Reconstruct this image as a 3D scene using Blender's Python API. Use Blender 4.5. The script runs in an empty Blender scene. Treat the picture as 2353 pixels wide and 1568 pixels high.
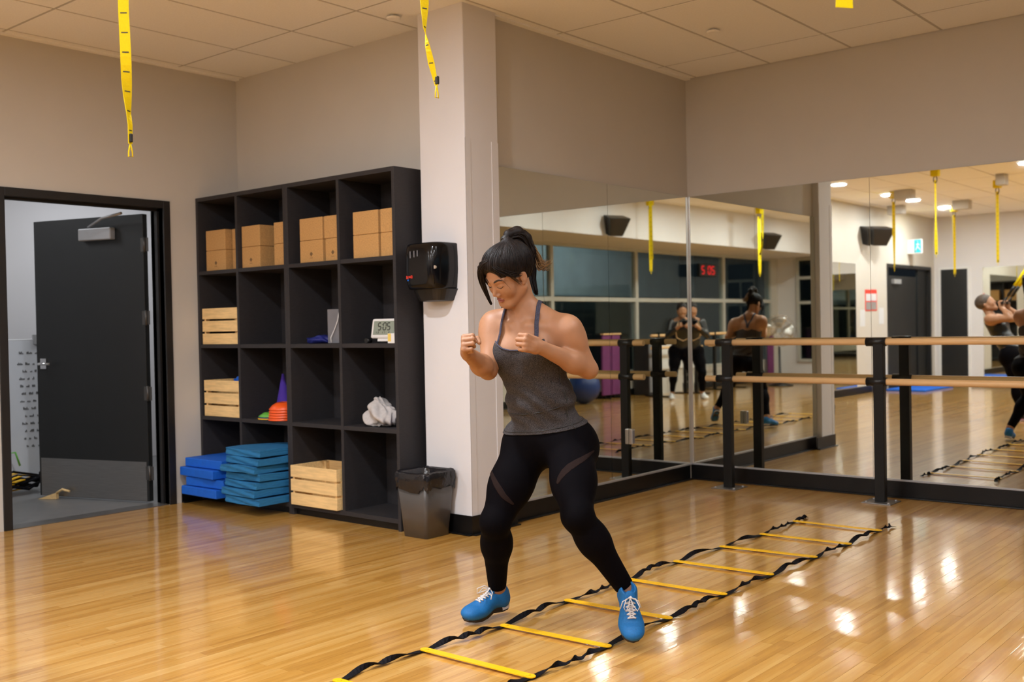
import bpy, bmesh, math, random
import numpy as np
from mathutils import Vector, Matrix, Euler
C = bpy.context.scene.collection
SC = bpy.context.scene
random.seed(7)
# ---------------------------------------------------------------- camera
cd = bpy.data.cameras.new('camera'); cam = bpy.data.objects.new('camera', cd); C.objects.link(cam)
cam.location = (4.2113, -7.1752, 1.2384); cam.rotation_euler = (1.5564, 0.0194, 0.7003)
cd.sensor_width = 36.0; cd.lens = 36.43; cd.clip_start = 0.05; cd.clip_end = 200
SC.camera = cam
cd.dof.use_dof = True; cd.dof.focus_distance = 4.30; cd.dof.aperture_fstop = 3.0; cd.dof.aperture_blades = 6
# ---------------------------------------------------------------- world (night outside)
w = bpy.data.worlds.new('night'); SC.world = w; w.use_nodes = True
w.node_tree.nodes['Background'].inputs[0].default_value = (0.010, 0.013, 0.018, 1)
w.node_tree.nodes['Background'].inputs[1].default_value = 1.0
SC.view_settings.view_transform = 'Standard'; SC.view_settings.look = 'None'
SC.view_settings.gamma = 1.0; SC.view_settings.exposure = 0.0
SC.view_settings.use_curve_mapping = False
SC.cycles.max_bounces = 14; SC.cycles.glossy_bounces = 10; SC.cycles.diffuse_bounces = 5
SC.cycles.caustics_reflective = True; SC.cycles.blur_glossy = 0.6; SC.cycles.caustics_refractive = False
SC.cycles.sample_clamp_indirect = 25.0
CEIL = 3.158; XA = -2.488; YB = -2.444; XW = 5.75; YK = -13.2
LIGHT_COL = (0.93, 0.985, 1.06); LIGHT_W = 45.0
POWER = [.15, .45, .6, 1, 1, 1, 1, 1.5, .5, .55, .75, 1, 1]
LIGHTS = [(-1.66, -7.0), (-1.66, -8.7), (-1.66, -9.75), (-1.66, -11.3), (0.77, -6.83), (0.8, -9.3), (0.8, -11.8),
          (0.8, -4.9), (3.40, -3.55), (3.45, -5.3), (3.40, -6.95), (3.3, -8.7), (3.3, -10.9)]
ROOM2_W = 24.0
# ---------------------------------------------------------------- materials
def new_mat(name):
    m = bpy.data.materials.new(name); m.use_nodes = True
    nt = m.node_tree; b = nt.nodes['Principled BSDF']; return m, nt, b
def mat(name, col, rough=0.6, metal=0.0, var=0.06, scale=8.0, bump=0.0, bscale=60.0, emit=None, estr=0.0, sss=0.0, coat=0.0, stretch=None, spec=0.5):
    m, nt, b = new_mat(name)
    tc = nt.nodes.new('ShaderNodeTexCoord'); src = tc.outputs['Object']
    if stretch:
        mp = nt.nodes.new('ShaderNodeMapping'); mp.inputs['Scale'].default_value = stretch
        nt.links.new(src, mp.inputs[0]); src = mp.outputs[0]
    n = nt.nodes.new('ShaderNodeTexNoise'); n.inputs['Scale'].default_value = scale; n.inputs['Detail'].default_value = 4
    nt.links.new(src, n.inputs['Vector'])
    r = nt.nodes.new('ShaderNodeValToRGB')
    r.color_ramp.elements[0].position = 0.3; r.color_ramp.elements[1].position = 0.7
    r.color_ramp.elements[0].color = (*[max(0, c * (1 - var)) for c in col], 1)
    r.color_ramp.elements[1].color = (*[min(1, c * (1 + var)) for c in col], 1)
    nt.links.new(n.outputs['Fac'], r.inputs[0]); nt.links.new(r.outputs[0], b.inputs['Base Color'])
    b.inputs['Roughness'].default_value = rough; b.inputs['Metallic'].default_value = metal
    b.inputs['Specular IOR Level'].default_value = spec
    if sss: b.inputs['Subsurface Weight'].default_value = sss; b.inputs['Subsurface Radius'].default_value = (0.012, 0.005, 0.003); b.inputs['Subsurface Scale'].default_value = 1.0
    if coat: b.inputs['Coat Weight'].default_value = coat; b.inputs['Coat Roughness'].default_value = 0.08
    if bump:
        n2 = nt.nodes.new('ShaderNodeTexNoise'); n2.inputs['Scale'].default_value = bscale; n2.inputs['Detail'].default_value = 3
        nt.links.new(src, n2.inputs['Vector'])
        bp = nt.nodes.new('ShaderNodeBump'); bp.inputs['Strength'].default_value = bump; bp.inputs['Distance'].default_value = 0.01
        nt.links.new(n2.outputs['Fac'], bp.inputs['Height']); nt.links.new(bp.outputs[0], b.inputs['Normal'])
    if emit: b.inputs['Emission Color'].default_value = (*emit, 1); b.inputs['Emission Strength'].default_value = estr
    return m
def srgb(r, g, b): return tuple(((c / 255) / 12.92 if c <= 10 else ((c / 255 + 0.055) / 1.055) ** 2.4) for c in (r, g, b))
M = {}
M['wall'] = mat('painted_wall', (0.56, 0.525, 0.475), 0.85, var=0.015, scale=3, bump=0.03, bscale=220)
M['white'] = mat('white_paint', (0.70, 0.68, 0.69), 0.7, var=0.015, scale=3, bump=0.03, bscale=220)
M['tile'] = mat('ceiling_tile', (0.88, 0.86, 0.83), 0.95, var=0.03, scale=90, bump=0.06, bscale=400)
M['grid'] = mat('ceiling_grid', (0.50, 0.47, 0.43), 0.7)
M['base'] = mat('black_rubber', (0.005, 0.0045, 0.0045), 0.35, var=0.2, spec=0.3)
M['laminate'] = mat('charcoal_laminate', (0.027, 0.0245, 0.0265), 0.6, spec=0.35, var=0.12, scale=30, bump=0.02, stretch=(1, 1, 6))
M['frame'] = mat('dark_frame_paint', (0.009, 0.008, 0.008), 0.5, var=0.1)
M['doorpaint'] = mat('door_paint', (0.008, 0.0085, 0.0085), 0.5, var=0.1)
M['kick'] = mat('brushed_steel', (0.30, 0.29, 0.28), 0.38, 0.9, var=0.1, stretch=(1, 1, 30))
M['hinge'] = mat('dark_hinge_steel', (0.10, 0.095, 0.09), 0.45, 0.7)
M['alu'] = mat('aluminium', (0.55, 0.54, 0.53), 0.3, 0.9)
M['chrome'] = mat('chrome', (0.8, 0.8, 0.8), 0.12, 1.0, var=0.02)
M['silver'] = mat('silver_paint', (0.42, 0.42, 0.43), 0.4, 0.4)
M['pine'] = mat('pine_wood', srgb(236, 200, 140), 0.6, var=0.12, scale=6, bump=0.05, stretch=(1.5, 12, 12))
M['barwood'] = mat('beech_bar', srgb(240, 196, 140), 0.4, var=0.06, scale=6, stretch=(1, 20, 20))
M['cork'] = mat('cork', srgb(190, 146, 90), 0.85, var=0.14, scale=120, bump=0.15, bscale=260)
M['black'] = mat('black_plastic', (0.007, 0.007, 0.008), 0.35, var=0.1)
M['blackgloss'] = mat('black_gloss_plastic', (0.003, 0.003, 0.004), 0.14, var=0.1, spec=0.35)
M['blackmetal'] = mat('black_powder_coat', (0.005, 0.0048, 0.0045), 0.45, spec=0.3, var=0.1, bump=0.03, bscale=500)
M['yellow'] = mat('yellow_webbing', (0.80, 0.60, 0.003), 0.7, spec=0.2, var=0.05, scale=200, bump=0.08, bscale=700)
M['yplastic'] = mat('yellow_plastic', (0.92, 0.52, 0.005), 0.4, var=0.04)
M['strap'] = mat('black_nylon_strap', (0.005, 0.0045, 0.007), 0.75, spec=0.15, var=0.15, scale=300, bump=0.1, bscale=900)
M['bluefoam'] = mat('blue_foam', srgb(0, 92, 200), 0.7, var=0.05, scale=40, bump=0.05, bscale=300)
M['tealfoam'] = mat('teal_foam', srgb(28, 108, 160), 0.8, var=0.12, scale=30, bump=0.25, bscale=120, stretch=(1, 1, 5))
M['orange'] = mat('orange_plastic', (0.85, 0.10, 0.01), 0.4)
M['purple'] = mat('purple_plastic', (0.10, 0.05, 0.42), 0.4)
M['green'] = mat('green_plastic', (0.12, 0.42, 0.05), 0.4)
M['towel'] = mat('grey_towel', (0.50, 0.47, 0.46), 0.95, var=0.08, scale=60, bump=0.3, bscale=300)
M['whiteplastic'] = mat('white_plastic', (0.75, 0.75, 0.75), 0.3, var=0.02)
M['lcd'] = mat('lcd_grey', (0.25, 0.29, 0.24), 0.3, var=0.03)
M['ink'] = mat('ink', (0.02, 0.02, 0.02), 0.5)
M['navy'] = mat('navy_fabric', (0.006, 0.012, 0.14), 0.6, var=0.2)
M['greybook'] = mat('grey_card', (0.18, 0.18, 0.20), 0.6)
M['binplastic'] = mat('smoke_grey_bin_plastic', (0.085, 0.078, 0.074), 0.28, var=0.1, scale=3)
M['liner'] = mat('black_bin_liner', (0.012, 0.011, 0.013), 0.18, var=0.2, bump=0.5, bscale=25)
M['vinyl'] = mat('grey_vinyl_floor', (0.19, 0.19, 0.19), 0.35, var=0.05)
M['paper'] = mat('paper', (0.62, 0.64, 0.68), 0.7, var=0.02)
M['winframe'] = mat('window_frame_paint', (0.48, 0.47, 0.43), 0.5)
M['magenta'] = mat('purple_mat_foam', (0.17, 0.03, 0.14), 0.7, var=0.1)
M['red'] = mat('red_sign', (0.75, 0.05, 0.03), 0.5)
M['teal'] = mat('teal_sign', (0.02, 0.35, 0.42), 0.4, emit=(0.05, 0.6, 0.7), estr=0.6)
M['led'] = mat('red_led', (0.4, 0.0, 0.0), 0.4, emit=(1, 0.02, 0.03), estr=0.9)
M['lamp'] = mat('lamp_diffuser', (0.9, 0.9, 0.9), 0.4, emit=(1, 0.98, 0.96), estr=60.0)
def mirror_mat():
    m, nt, b = new_mat('silvered_mirror')
    b.inputs['Base Color'].default_value = (0.76, 0.78, 0.72, 1); b.inputs['Metallic'].default_value = 1; b.inputs['Roughness'].default_value = 0.012
    n = nt.nodes.new('ShaderNodeTexNoise'); n.inputs['Scale'].default_value = 1.2
    bp = nt.nodes.new('ShaderNodeBump'); bp.inputs['Strength'].default_value = 0.02; bp.inputs['Distance'].default_value = 0.02
    nt.links.new(n.outputs['Fac'], bp.inputs['Height']); nt.links.new(bp.outputs[0], b.inputs['Normal'])
    return m
M['mirror'] = mirror_mat()
def glass_mat():
    m = bpy.data.materials.new('window_glass'); m.use_nodes = True; nt = m.node_tree; nt.nodes.clear()
    o = nt.nodes.new('ShaderNodeOutputMaterial'); mx = nt.nodes.new('ShaderNodeMixShader')
    t = nt.nodes.new('ShaderNodeBsdfTransparent'); t.inputs[0].default_value = (0.85, 0.9, 0.9, 1)
    g = nt.nodes.new('ShaderNodeBsdfGlossy'); g.inputs['Roughness'].default_value = 0.02; g.inputs[0].default_value = (0.75, 0.92, 1, 1)
    f = nt.nodes.new('ShaderNodeFresnel'); f.inputs[0].default_value = 1.5
    gb = nt.nodes.new('ShaderNodeNewGeometry'); iv = nt.nodes.new('ShaderNodeMath'); iv.operation = 'SUBTRACT'; iv.inputs[0].default_value = 1.0; nt.links.new(gb.outputs['Backfacing'], iv.inputs[1])
    ml = nt.nodes.new('ShaderNodeMath'); ml.operation = 'MULTIPLY'; nt.links.new(f.outputs[0], ml.inputs[0]); nt.links.new(iv.outputs[0], ml.inputs[1])
    nt.links.new(ml.outputs[0], mx.inputs[0]); nt.links.new(t.outputs[0], mx.inputs[1]); nt.links.new(g.outputs[0], mx.inputs[2]); nt.links.new(mx.outputs[0], o.inputs[0])
    return m
M['glass'] = glass_mat()
def floor_mat():
    m, nt, b = new_mat('strip_wood_floor'); N = nt.nodes; L = nt.links
    at = N.new('ShaderNodeAttribute'); at.attribute_name = 'tone'
    geo = N.new('ShaderNodeNewGeometry')
    mp = N.new('ShaderNodeMapping'); mp.inputs['Scale'].default_value = (14, 1.1, 1)
    L.new(geo.outputs['Position'], mp.inputs[0])
    add = N.new('ShaderNodeVectorMath'); add.operation = 'ADD'; L.new(mp.outputs[0], add.inputs[0])
    off = N.new('ShaderNodeVectorMath'); off.operation = 'SCALE'; off.inputs[0].default_value = (3, 7, 11); L.new(at.outputs['Fac'], off.inputs['Scale'])
    L.new(off.outputs[0], add.inputs[1])
    n = N.new('ShaderNodeTexNoise'); n.inputs['Scale'].default_value = 5; n.inputs['Detail'].default_value = 5; n.inputs['Roughness'].default_value = 0.6
    L.new(add.outputs[0], n.inputs['Vector'])
    # narrow lamellae (19 mm) inside each strip
    sx = N.new('ShaderNodeSeparateXYZ'); L.new(geo.outputs['Position'], sx.inputs[0])
    d = N.new('ShaderNodeMath'); d.operation = 'DIVIDE'; d.inputs[1].default_value = 0.019; L.new(sx.outputs[0], d.inputs[0])
    fl = N.new('ShaderNodeMath'); fl.operation = 'FLOOR'; L.new(d.outputs[0], fl.inputs[0])
    yd = N.new('ShaderNodeMath'); yd.operation = 'MULTIPLY_ADD'; yd.inputs[1].default_value = 1.3; L.new(sx.outputs[1], yd.inputs[0])
    wn0 = N.new('ShaderNodeTexWhiteNoise'); wn0.noise_dimensions = '1D'; L.new(fl.outputs[0], wn0.inputs['W']); L.new(wn0.outputs['Value'], yd.inputs[2])
    yf = N.new('ShaderNodeMath'); yf.operation = 'FLOOR'; L.new(yd.outputs[0], yf.inputs[0])
    cb = N.new('ShaderNodeCombineXYZ'); L.new(fl.outputs[0], cb.inputs[0]); L.new(yf.outputs[0], cb.inputs[1])
    wn = N.new('ShaderNodeTexWhiteNoise'); wn.noise_dimensions = '2D'; L.new(cb.outputs[0], wn.inputs['Vector'])
    m1 = N.new('ShaderNodeMath'); m1.operation = 'MULTIPLY_ADD'; m1.inputs[1].default_value = 0.24; L.new(at.outputs['Fac'], m1.inputs[0]); m1.inputs[2].default_value = 0.06
    m2 = N.new('ShaderNodeMath'); m2.operation = 'MULTIPLY_ADD'; m2.inputs[1].default_value = 0.24; L.new(wn.outputs['Value'], m2.inputs[0]); L.new(m1.outputs[0], m2.inputs[2])
    m3 = N.new('ShaderNodeMath'); m3.operation = 'MULTIPLY_ADD'; m3.inputs[1].default_value = 0.42; L.new(n.outputs['Fac'], m3.inputs[0]); L.new(m2.outputs[0], m3.inputs[2])
    r = N.new('ShaderNodeValToRGB'); e = r.color_ramp.elements
    e[0].position = 0.12; e[0].color = (*srgb(168, 112, 48), 1); e[1].position = 0.95; e[1].color = (*srgb(240, 196, 124), 1)
    k = e.new(0.45); k.color = (*srgb(211, 157, 78), 1)
    L.new(m3.outputs[0], r.inputs[0])
    hs = N.new('ShaderNodeHueSaturation'); hs.inputs['Saturation'].default_value = 1.02; hs.inputs['Value'].default_value = 0.87
    L.new(r.outputs[0], hs.inputs['Color'])
    L.new(hs.outputs[0], b.inputs['Base Color'])
    b.inputs['Roughness'].default_value = 0.32
    b.inputs['Specular IOR Level'].default_value = 0.35
    b.inputs['Coat Weight'].default_value = 1.0; b.inputs['Coat Roughness'].default_value = 0.10; b.inputs['Coat IOR'].default_value = 1.5
    # gentle cupping of every lamella and slow waves in the lacquer
    fr = N.new('ShaderNodeMath'); fr.operation = 'FRACT'; L.new(d.outputs[0], fr.inputs[0])
    pp = N.new('ShaderNodeMath'); pp.operation = 'PINGPONG'; pp.inputs[1].default_value = 0.5; L.new(fr.outputs[0], pp.inputs[0])
    cl = N.new('ShaderNodeMath'); cl.operation = 'MINIMUM'; cl.inputs[1].default_value = 0.07; L.new(pp.outputs[0], cl.inputs[0])
    n3 = N.new('ShaderNodeTexNoise'); n3.inputs['Scale'].default_value = 1.0; n3.inputs['Detail'].default_value = 2
    mp3 = N.new('ShaderNodeMapping'); mp3.inputs['Scale'].default_value = (22, 7, 1); L.new(geo.outputs['Position'], mp3.inputs[0]); L.new(mp3.outputs[0], n3.inputs['Vector'])
    hh = N.new('ShaderNodeMath'); hh.operation = 'MULTIPLY_ADD'; hh.inputs[1].default_value = 0.35; L.new(cl.outputs[0], hh.inputs[0]); 
    hn = N.new('ShaderNodeMath'); hn.operation = 'MULTIPLY'; hn.inputs[1].default_value = 0.40; L.new(n3.outputs['Fac'], hn.inputs[0]); L.new(hn.outputs[0], hh.inputs[2])
    bp = N.new('ShaderNodeBump'); bp.inputs['Strength'].default_value = 0.35; bp.inputs['Distance'].default_value = 0.0035
    L.new(hh.outputs[0], bp.inputs['Height']); L.new(bp.outputs[0], b.inputs['Normal']); L.new(bp.outputs[0], b.inputs['Coat Normal'])
    return m
M['floor'] = floor_mat()
# ---------------------------------------------------------------- helpers
WM = {}          # world matrices of the things, kept by hand
def wm(o): return WM.get(o.name, Matrix())
def tag(o, label=None, cat=None, group=None, kind=None):
    if label: o['label'] = label
    if cat: o['category'] = cat
    if group: o['group'] = group
    if kind: o['kind'] = kind
    return o
def thing(name, label, cat, loc=(0, 0, 0), rz=0.0, group=None):
    o = bpy.data.objects.new(name, None); C.objects.link(o); o.location = loc; o.rotation_euler = (0, 0, rz)
    WM[o.name] = Matrix.Translation(loc) @ Matrix.Rotation(rz, 4, 'Z'); o.empty_display_size = 0.1
    return tag(o, label, cat, group)
def link(name, me, parent=None, label=None, world=True):
    """world=True: vertices are given in world space, otherwise in the parent's space"""
    o = bpy.data.objects.new(name, me); C.objects.link(o)
    if parent is not None:
        o.parent = parent
        if world: me.transform(wm(parent).inverted())
        WM[o.name] = wm(parent)
    if label: o['label'] = label
    return o
def from_bm(name, bm, m, parent=None, smooth=False, label=None, world=True):
    me = bpy.data.meshes.new(name); bm.normal_update(); bm.to_mesh(me); bm.free()
    for x in (m if isinstance(m, (list, tuple)) else [m]): me.materials.append(x)
    if smooth:
        for p in me.polygons: p.use_smooth = True
    return link(name, me, parent, label, world)
def add_box(bm, x0, x1, y0, y1, z0, z1, bev=0.0, mtx=None, mi=0):
    vs = [bm.verts.new(p) for p in [(x0, y0, z0), (x1, y0, z0), (x1, y1, z0), (x0, y1, z0), (x0, y0, z1), (x1, y0, z1), (x1, y1, z1), (x0, y1, z1)]]
    fs = [bm.faces.new([vs[i] for i in f]) for f in ((0, 3, 2, 1), (4, 5, 6, 7), (0, 1, 5, 4), (1, 2, 6, 5), (2, 3, 7, 6), (3, 0, 4, 7))]
    for f in fs: f.material_index = mi
    out = vs
    if bev:
        es = list({e for f in fs for e in f.edges})
        r = bmesh.ops.bevel(bm, geom=es, offset=bev, segments=2, affect='EDGES', profile=0.5)
        out = list({v for f in r['faces'] for v in f.verts} | {v for v in vs if v.is_valid})
        for v in list(out):
            for f in v.link_faces: f.material_index = mi
        out = list({v for q in out for f in q.link_faces for v in f.verts})
    if mtx is not None:
        for v in out: v.co = mtx @ v.co
    return out
def box(name, x0, x1, y0, y1, z0, z1, m, parent=None, bev=0.0, label=None, mtx=None, world=True):
    bm = bmesh.new(); add_box(bm, x0, x1, y0, y1, z0, z1, bev, mtx); return from_bm(name, bm, m, parent, False, label, world)
def struct(name, x0, x1, y0, y1, z0, z1, m, bev=0.0):
    return tag(box(name, x0, x1, y0, y1, z0, z1, m, None, bev), kind='structure')
def add_tube(bm, pts, rad, seg=8, caps=True, mi=0, flat=1.0):
    """tube along points; rad number or list; flat squashes the section"""
    pts = [Vector(p) for p in pts]; n = len(pts); rad = rad if hasattr(rad, '__len__') else [rad] * n
    t0 = (pts[1] - pts[0]).normalized(); up = Vector((0, 0, 1)) if abs(t0.z) < 0.9 else Vector((1, 0, 0))
    u = t0.cross(up).normalized(); rings = []
    for i, p in enumerate(pts):
        t = ((pts[min(i + 1, n - 1)] - pts[max(i - 1, 0)])).normalized()
        u = (u - t * u.dot(t)).normalized(); v = t.cross(u)
        rings.append([bm.verts.new(p + (u * math.cos(a) + v * math.sin(a) * flat) * rad[i]) for a in [2 * math.pi * k / seg for k in range(seg)]])
    for i in range(n - 1):
        for k in range(seg):
            f = bm.faces.new((rings[i][k], rings[i][(k + 1) % seg], rings[i + 1][(k + 1) % seg], rings[i + 1][k])); f.smooth = True; f.material_index = mi
    if caps:
        f = bm.faces.new(rings[0][::-1]); f.material_index = mi; f = bm.faces.new(rings[-1]); f.material_index = mi
def tube(name, pts, rad, m, parent=None, seg=10, label=None, world=True, flat=1.0):
    bm = bmesh.new(); add_tube(bm, pts, rad, seg, flat=flat); bmesh.ops.recalc_face_normals(bm, faces=bm.faces); return from_bm(name, bm, m, parent, False, label, world)
def add_ribbon(bm, pts, sides, th=0.002, mi=0):
    """flat band: pts centre line, sides half-width vectors"""
    rows = []
    n = len(pts)
    for i in range(n):
        p = Vector(pts[i]); s = Vector(sides[i]); t = (Vector(pts[min(i + 1, n - 1)]) - Vector(pts[max(i - 1, 0)])).normalized()
        nn = s.cross(t); nn = nn.normalized() * th * 0.5 if nn.length > 1e-9 else Vector((0, 0, th))
        rows.append([bm.verts.new(p - s - nn), bm.verts.new(p + s - nn), bm.verts.new(p + s + nn), bm.verts.new(p - s + nn)])
    for i in range(n - 1):
        for k in range(4):
            f = bm.faces.new((rows[i][k], rows[i][(k + 1) % 4], rows[i + 1][(k + 1) % 4], rows[i + 1][k])); f.material_index = mi
    bm.faces.new(rows[0][::-1]).material_index = mi; bm.faces.new(rows[-1]).material_index = mi
def add_lathe(bm, prof, cx, cy, seg=24, mi=0, cap=True):
    rings = [[bm.verts.new((cx + r * math.cos(2 * math.pi * k / seg), cy + r * math.sin(2 * math.pi * k / seg), z)) for k in range(seg)] for r, z in prof]
    for i in range(len(rings) - 1):
        for k in range(seg):
            f = bm.faces.new((rings[i][k], rings[i][(k + 1) % seg], rings[i + 1][(k + 1) % seg], rings[i + 1][k])); f.smooth = True; f.material_index = mi
    if cap:
        bm.faces.new(rings[0][::-1]).material_index = mi; bm.faces.new(rings[-1]).material_index = mi
def copy_tree(o, parent=None):
    c = o.copy(); C.objects.link(c)
    if parent is not None: c.parent = parent
    for ch in list(o.children): copy_tree(ch, c)
    return c
# ---------------------------------------------------------------- floor of strip boards
FW = 0.057
floor_o = box('floor', XA, XW, YK, 0, -0.06, -0.0125, M['base']); tag(floor_o, 'glossy light strip-wood studio floor', kind='structure')
def board_geo(x0, x1, y0, y1, rnd):
    j = [rnd.uniform(-1, 1) * 0.00012 for _ in range(4)]
    g = 0.00035
    x0 += g; x1 -= g; y0 += g; y1 -= g
    return [(x0, y0, -0.012), (x1, y0, -0.012), (x1, y1, -0.012), (x0, y1, -0.012), (x0, y0, j[0]), (x1, y0, j[1]), (x1, y1, j[2]), (x0, y1, j[3])]
BF = ((4, 5, 6, 7), (0, 1, 5, 4), (1, 2, 6, 5), (2, 3, 7, 6), (3, 0, 4, 7))
boards = []; rnd = random.Random(3); x = XA
while x < XW - 1e-6:
    x1 = min(x + FW, XW); y = -rnd.uniform(0.1, 1.0); ys = [0.0]
    while y > YK: ys.append(y); y -= rnd.uniform(0.85, 1.25)
    ys.append(YK)
    for a, b in zip(ys[:-1], ys[1:]):
        a2 = a
        if x < 0 and b > YB: continue
        if x < 0 and a > YB: a2 = YB + 0.0
        boards.append((x, x1, b, a2, rnd.random()))
    x = x1
cl_ = Vector((4.21, -7.18)); vd = Vector((-0.644, 0.765))
def score(b):
    c = Vector(((b[0] + b[1]) / 2, (b[2] + b[3]) / 2)) - cl_; dep = c.dot(vd); lat = c.dot(Vector((0.765, 0.644)))
    if dep < 1.5 or abs(lat / dep) > 0.52 or 1.24 / dep * 2381 > 830: return 1e9
    return dep
boards.sort(key=score)
rr = random.Random(11); sv, sf, st = [], [], []
for i, b in enumerate(boards):
    v = board_geo(*b[:4], rr)
    if i < 300:
        me = bpy.data.meshes.new('floor_board'); me.from_pydata(v, [], BF); me.materials.append(M['floor'])
        a = me.attributes.new('tone', 'FLOAT', 'FACE'); a.data.foreach_set('value', [b[4]] * 5)
        o = link('floor_board', me, floor_o, world=False)
    else:
        k = len(sv); sv += v; sf += [tuple(q + k for q in f) for f in BF]; st += [b[4]] * 5
me = bpy.data.meshes.new('floor_boards_far'); me.from_pydata(sv, [], sf); me.materials.append(M['floor'])
a = me.attributes.new('tone', 'FLOAT', 'FACE'); a.data.foreach_set('value', st)
o = link('distant_floor_boards', me, floor_o, world=False); o['kind'] = 'stuff'
# ---------------------------------------------------------------- ceiling: tiles in a grid
ceil_o = tag(box('ceiling', XA, XW, YK, 0, CEIL + 0.03, CEIL + 0.1, M['grid']), kind='structure')
gx = [XA] + [0.10 + 0.62 * k for k in range(-4, 10) if XA + 0.05 < 0.10 + 0.62 * k < XW - 0.05] + [XW]
gy = [0.0] + [-0.47 - 1.245 * k for k in range(0, 11) if -0.47 - 1.245 * k > YK + 0.05] + [YK]
for i in range(len(gx) - 1):
    for j in range(len(gy) - 1):
        x0, x1, y1, y0 = gx[i], gx[i + 1], gy[j], gy[j + 1]
        if x1 <= 0.05 and y0 > YB: continue
        g = 0.010
        bm = bmesh.new(); add_box(bm, x0 + g, x1 - g, y0 + g, y1 - g, CEIL - 0.002, CEIL + 0.018, 0.0)
        from_bm('ceiling_tile', bm, M['tile'], ceil_o)
for q, xx in enumerate(gx[1:-1]): box('grid_rail', xx - 0.011, xx + 0.011, YK, 0 if xx > 0.05 else YB, CEIL + 0.001, CEIL + 0.02, M['grid'], ceil_o)
for q, yy in enumerate(gy[1:-1]): box('grid_rail', XA if yy < YB else 0, XW, yy - 0.011, yy + 0.011, CEIL + 0.0005, CEIL + 0.0195, M['grid'], ceil_o)
# perimeter mouldings
box('edge_moulding', 0, 0.045, YB, 0, CEIL - 0.012, CEIL - 0.001, M['tile'], ceil_o)
box('edge_moulding', XA, XA + 0.045, YK, YB, CEIL - 0.012, CEIL - 0.001, M['tile'], ceil_o)
# ---------------------------------------------------------------- walls
T = 0.15; DH = 2.13; DY0, DY1 = -4.205, -3.09
def wallmesh(name, boxes, m):
    bm = bmesh.new()
    for b in boxes: add_box(bm, *b)
    return tag(from_bm(name, bm, m), kind='structure')
DK0, DK1 = -13.0, -10.77          # far dark double door in the same wall
wallmesh('wall_left', [(XA - T, XA, DY1, YB + T, 0, CEIL + .1), (XA - T, XA, DY0, DY1, DH + .02, CEIL + .1), (XA - T, XA, DK1, DY0, 0, CEIL + .1), (XA - T, XA, DK0, DK1, 2.2, CEIL + .1), (XA - T, XA, YK - T, DK0, 0, CEIL + .1)], M['wall'])
struct('wall_shelf_side', XA - T, 0.0, YB, YB + T, 0, CEIL + .1, M['wall'])
struct('wall_mirror_left', -T, 0, YB + T, T, 0, CEIL + .1, M['wall'])
struct('wall_mirror_right', 0, XW + T, 0, T, 0, CEIL + .1, M['wall'])
struct('wall_far', XA, XW + T, YK - T, YK, 0, CEIL + .1, M['white'])
col = struct('column', -0.313, 0.0623, -2.6527, -2.3525, 0, CEIL + .02, M['white'], 0.006)
box('corner_guard', 0.0623, 0.0643, -2.6545, -2.604, .115, 2.36, M['white'], col); box('corner_guard', 0.0125, 0.0643, -2.6547, -2.6527, .115, 2.36, M['white'], col)
box('corner_guard', 0.0623, 0.0653, -2.415, -2.3545, .115, 2.36, M['white'], col)
# window wall: sill wall, lintel, piers; soffit in front of it
WZ0, WZ1, WY0, WY1 = 0.38, 2.545, -12.9, -0.6
wallmesh('wall_windows', [(XW, XW + T, YK, 0, 0, WZ0), (XW, XW + T, YK, 0, WZ1, CEIL + .1), (XW, XW + T, YK, WY0, WZ0, WZ1), (XW, XW + T, WY1, 0, WZ0, WZ1)], M['wall'])
wallmesh('ceiling_soffit', [(4.55, XW, YK, 0, WZ1, CEIL + .02)], M['white'])
ms = [-12.9, -10.88, -8.19, -5.75, -3.2, -0.6]
for i in range(5):
    wn = tag(bpy.data.objects.new('window_%d' % (i + 1), None), kind='structure'); C.objects.link(wn); wn.location = (XW + .06, ms[i], WZ0); WM[wn.name] = Matrix.Translation(wn.location)
    a, b = ms[i], ms[i + 1]
    for nm, bb in (('jamb', (a, a + .04, WZ0, WZ1)), ('jamb', (b - .04, b, WZ0, WZ1)), ('sill_rail', (a + .04, b - .04, WZ0, WZ0 + .06)), ('top_rail', (a + .04, b - .04, WZ1 - .05, WZ1)), ('transom', (a + .04, b - .04, 1.62, 1.69))):
        box(nm, XW - 0.01, XW + .08, bb[0], bb[1], bb[2], bb[3], M['winframe'], wn, 0.004)
    box('pane', XW + .03, XW + .036, a + .04, b - .04, 1.69, WZ1 - .05, M['glass'], wn); box('pane', XW + .03, XW + .036, a + .04, b - .04, WZ0 + .06, 1.62, M['glass'], wn)
wn = tag(bpy.data.objects.new('window_6', None), kind='structure'); C.objects.link(wn); WM[wn.name] = Matrix()
box('backing', 4.62, 5.28, YK + .001, YK + .01, .42, 2.5, M['blackgloss'], wn); box('pane', 4.62, 5.28, YK + .02, YK + .026, .42, 2.5, M['glass'], wn)
for x0, x1, z0, z1 in ((4.58, 4.64, .38, 2.54), (5.26, 5.32, .38, 2.54), (4.64, 5.26, 2.48, 2.54), (4.64, 5.26, .38, .44), (4.64, 5.26, 1.58, 1.64), (4.64, 5.26, 2.09, 2.15), (4.93, 4.97, .44, 2.09)): box('frame_bar', x0, x1, YK + .001, YK + .05, z0, z1, M['winframe'], wn)
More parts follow.
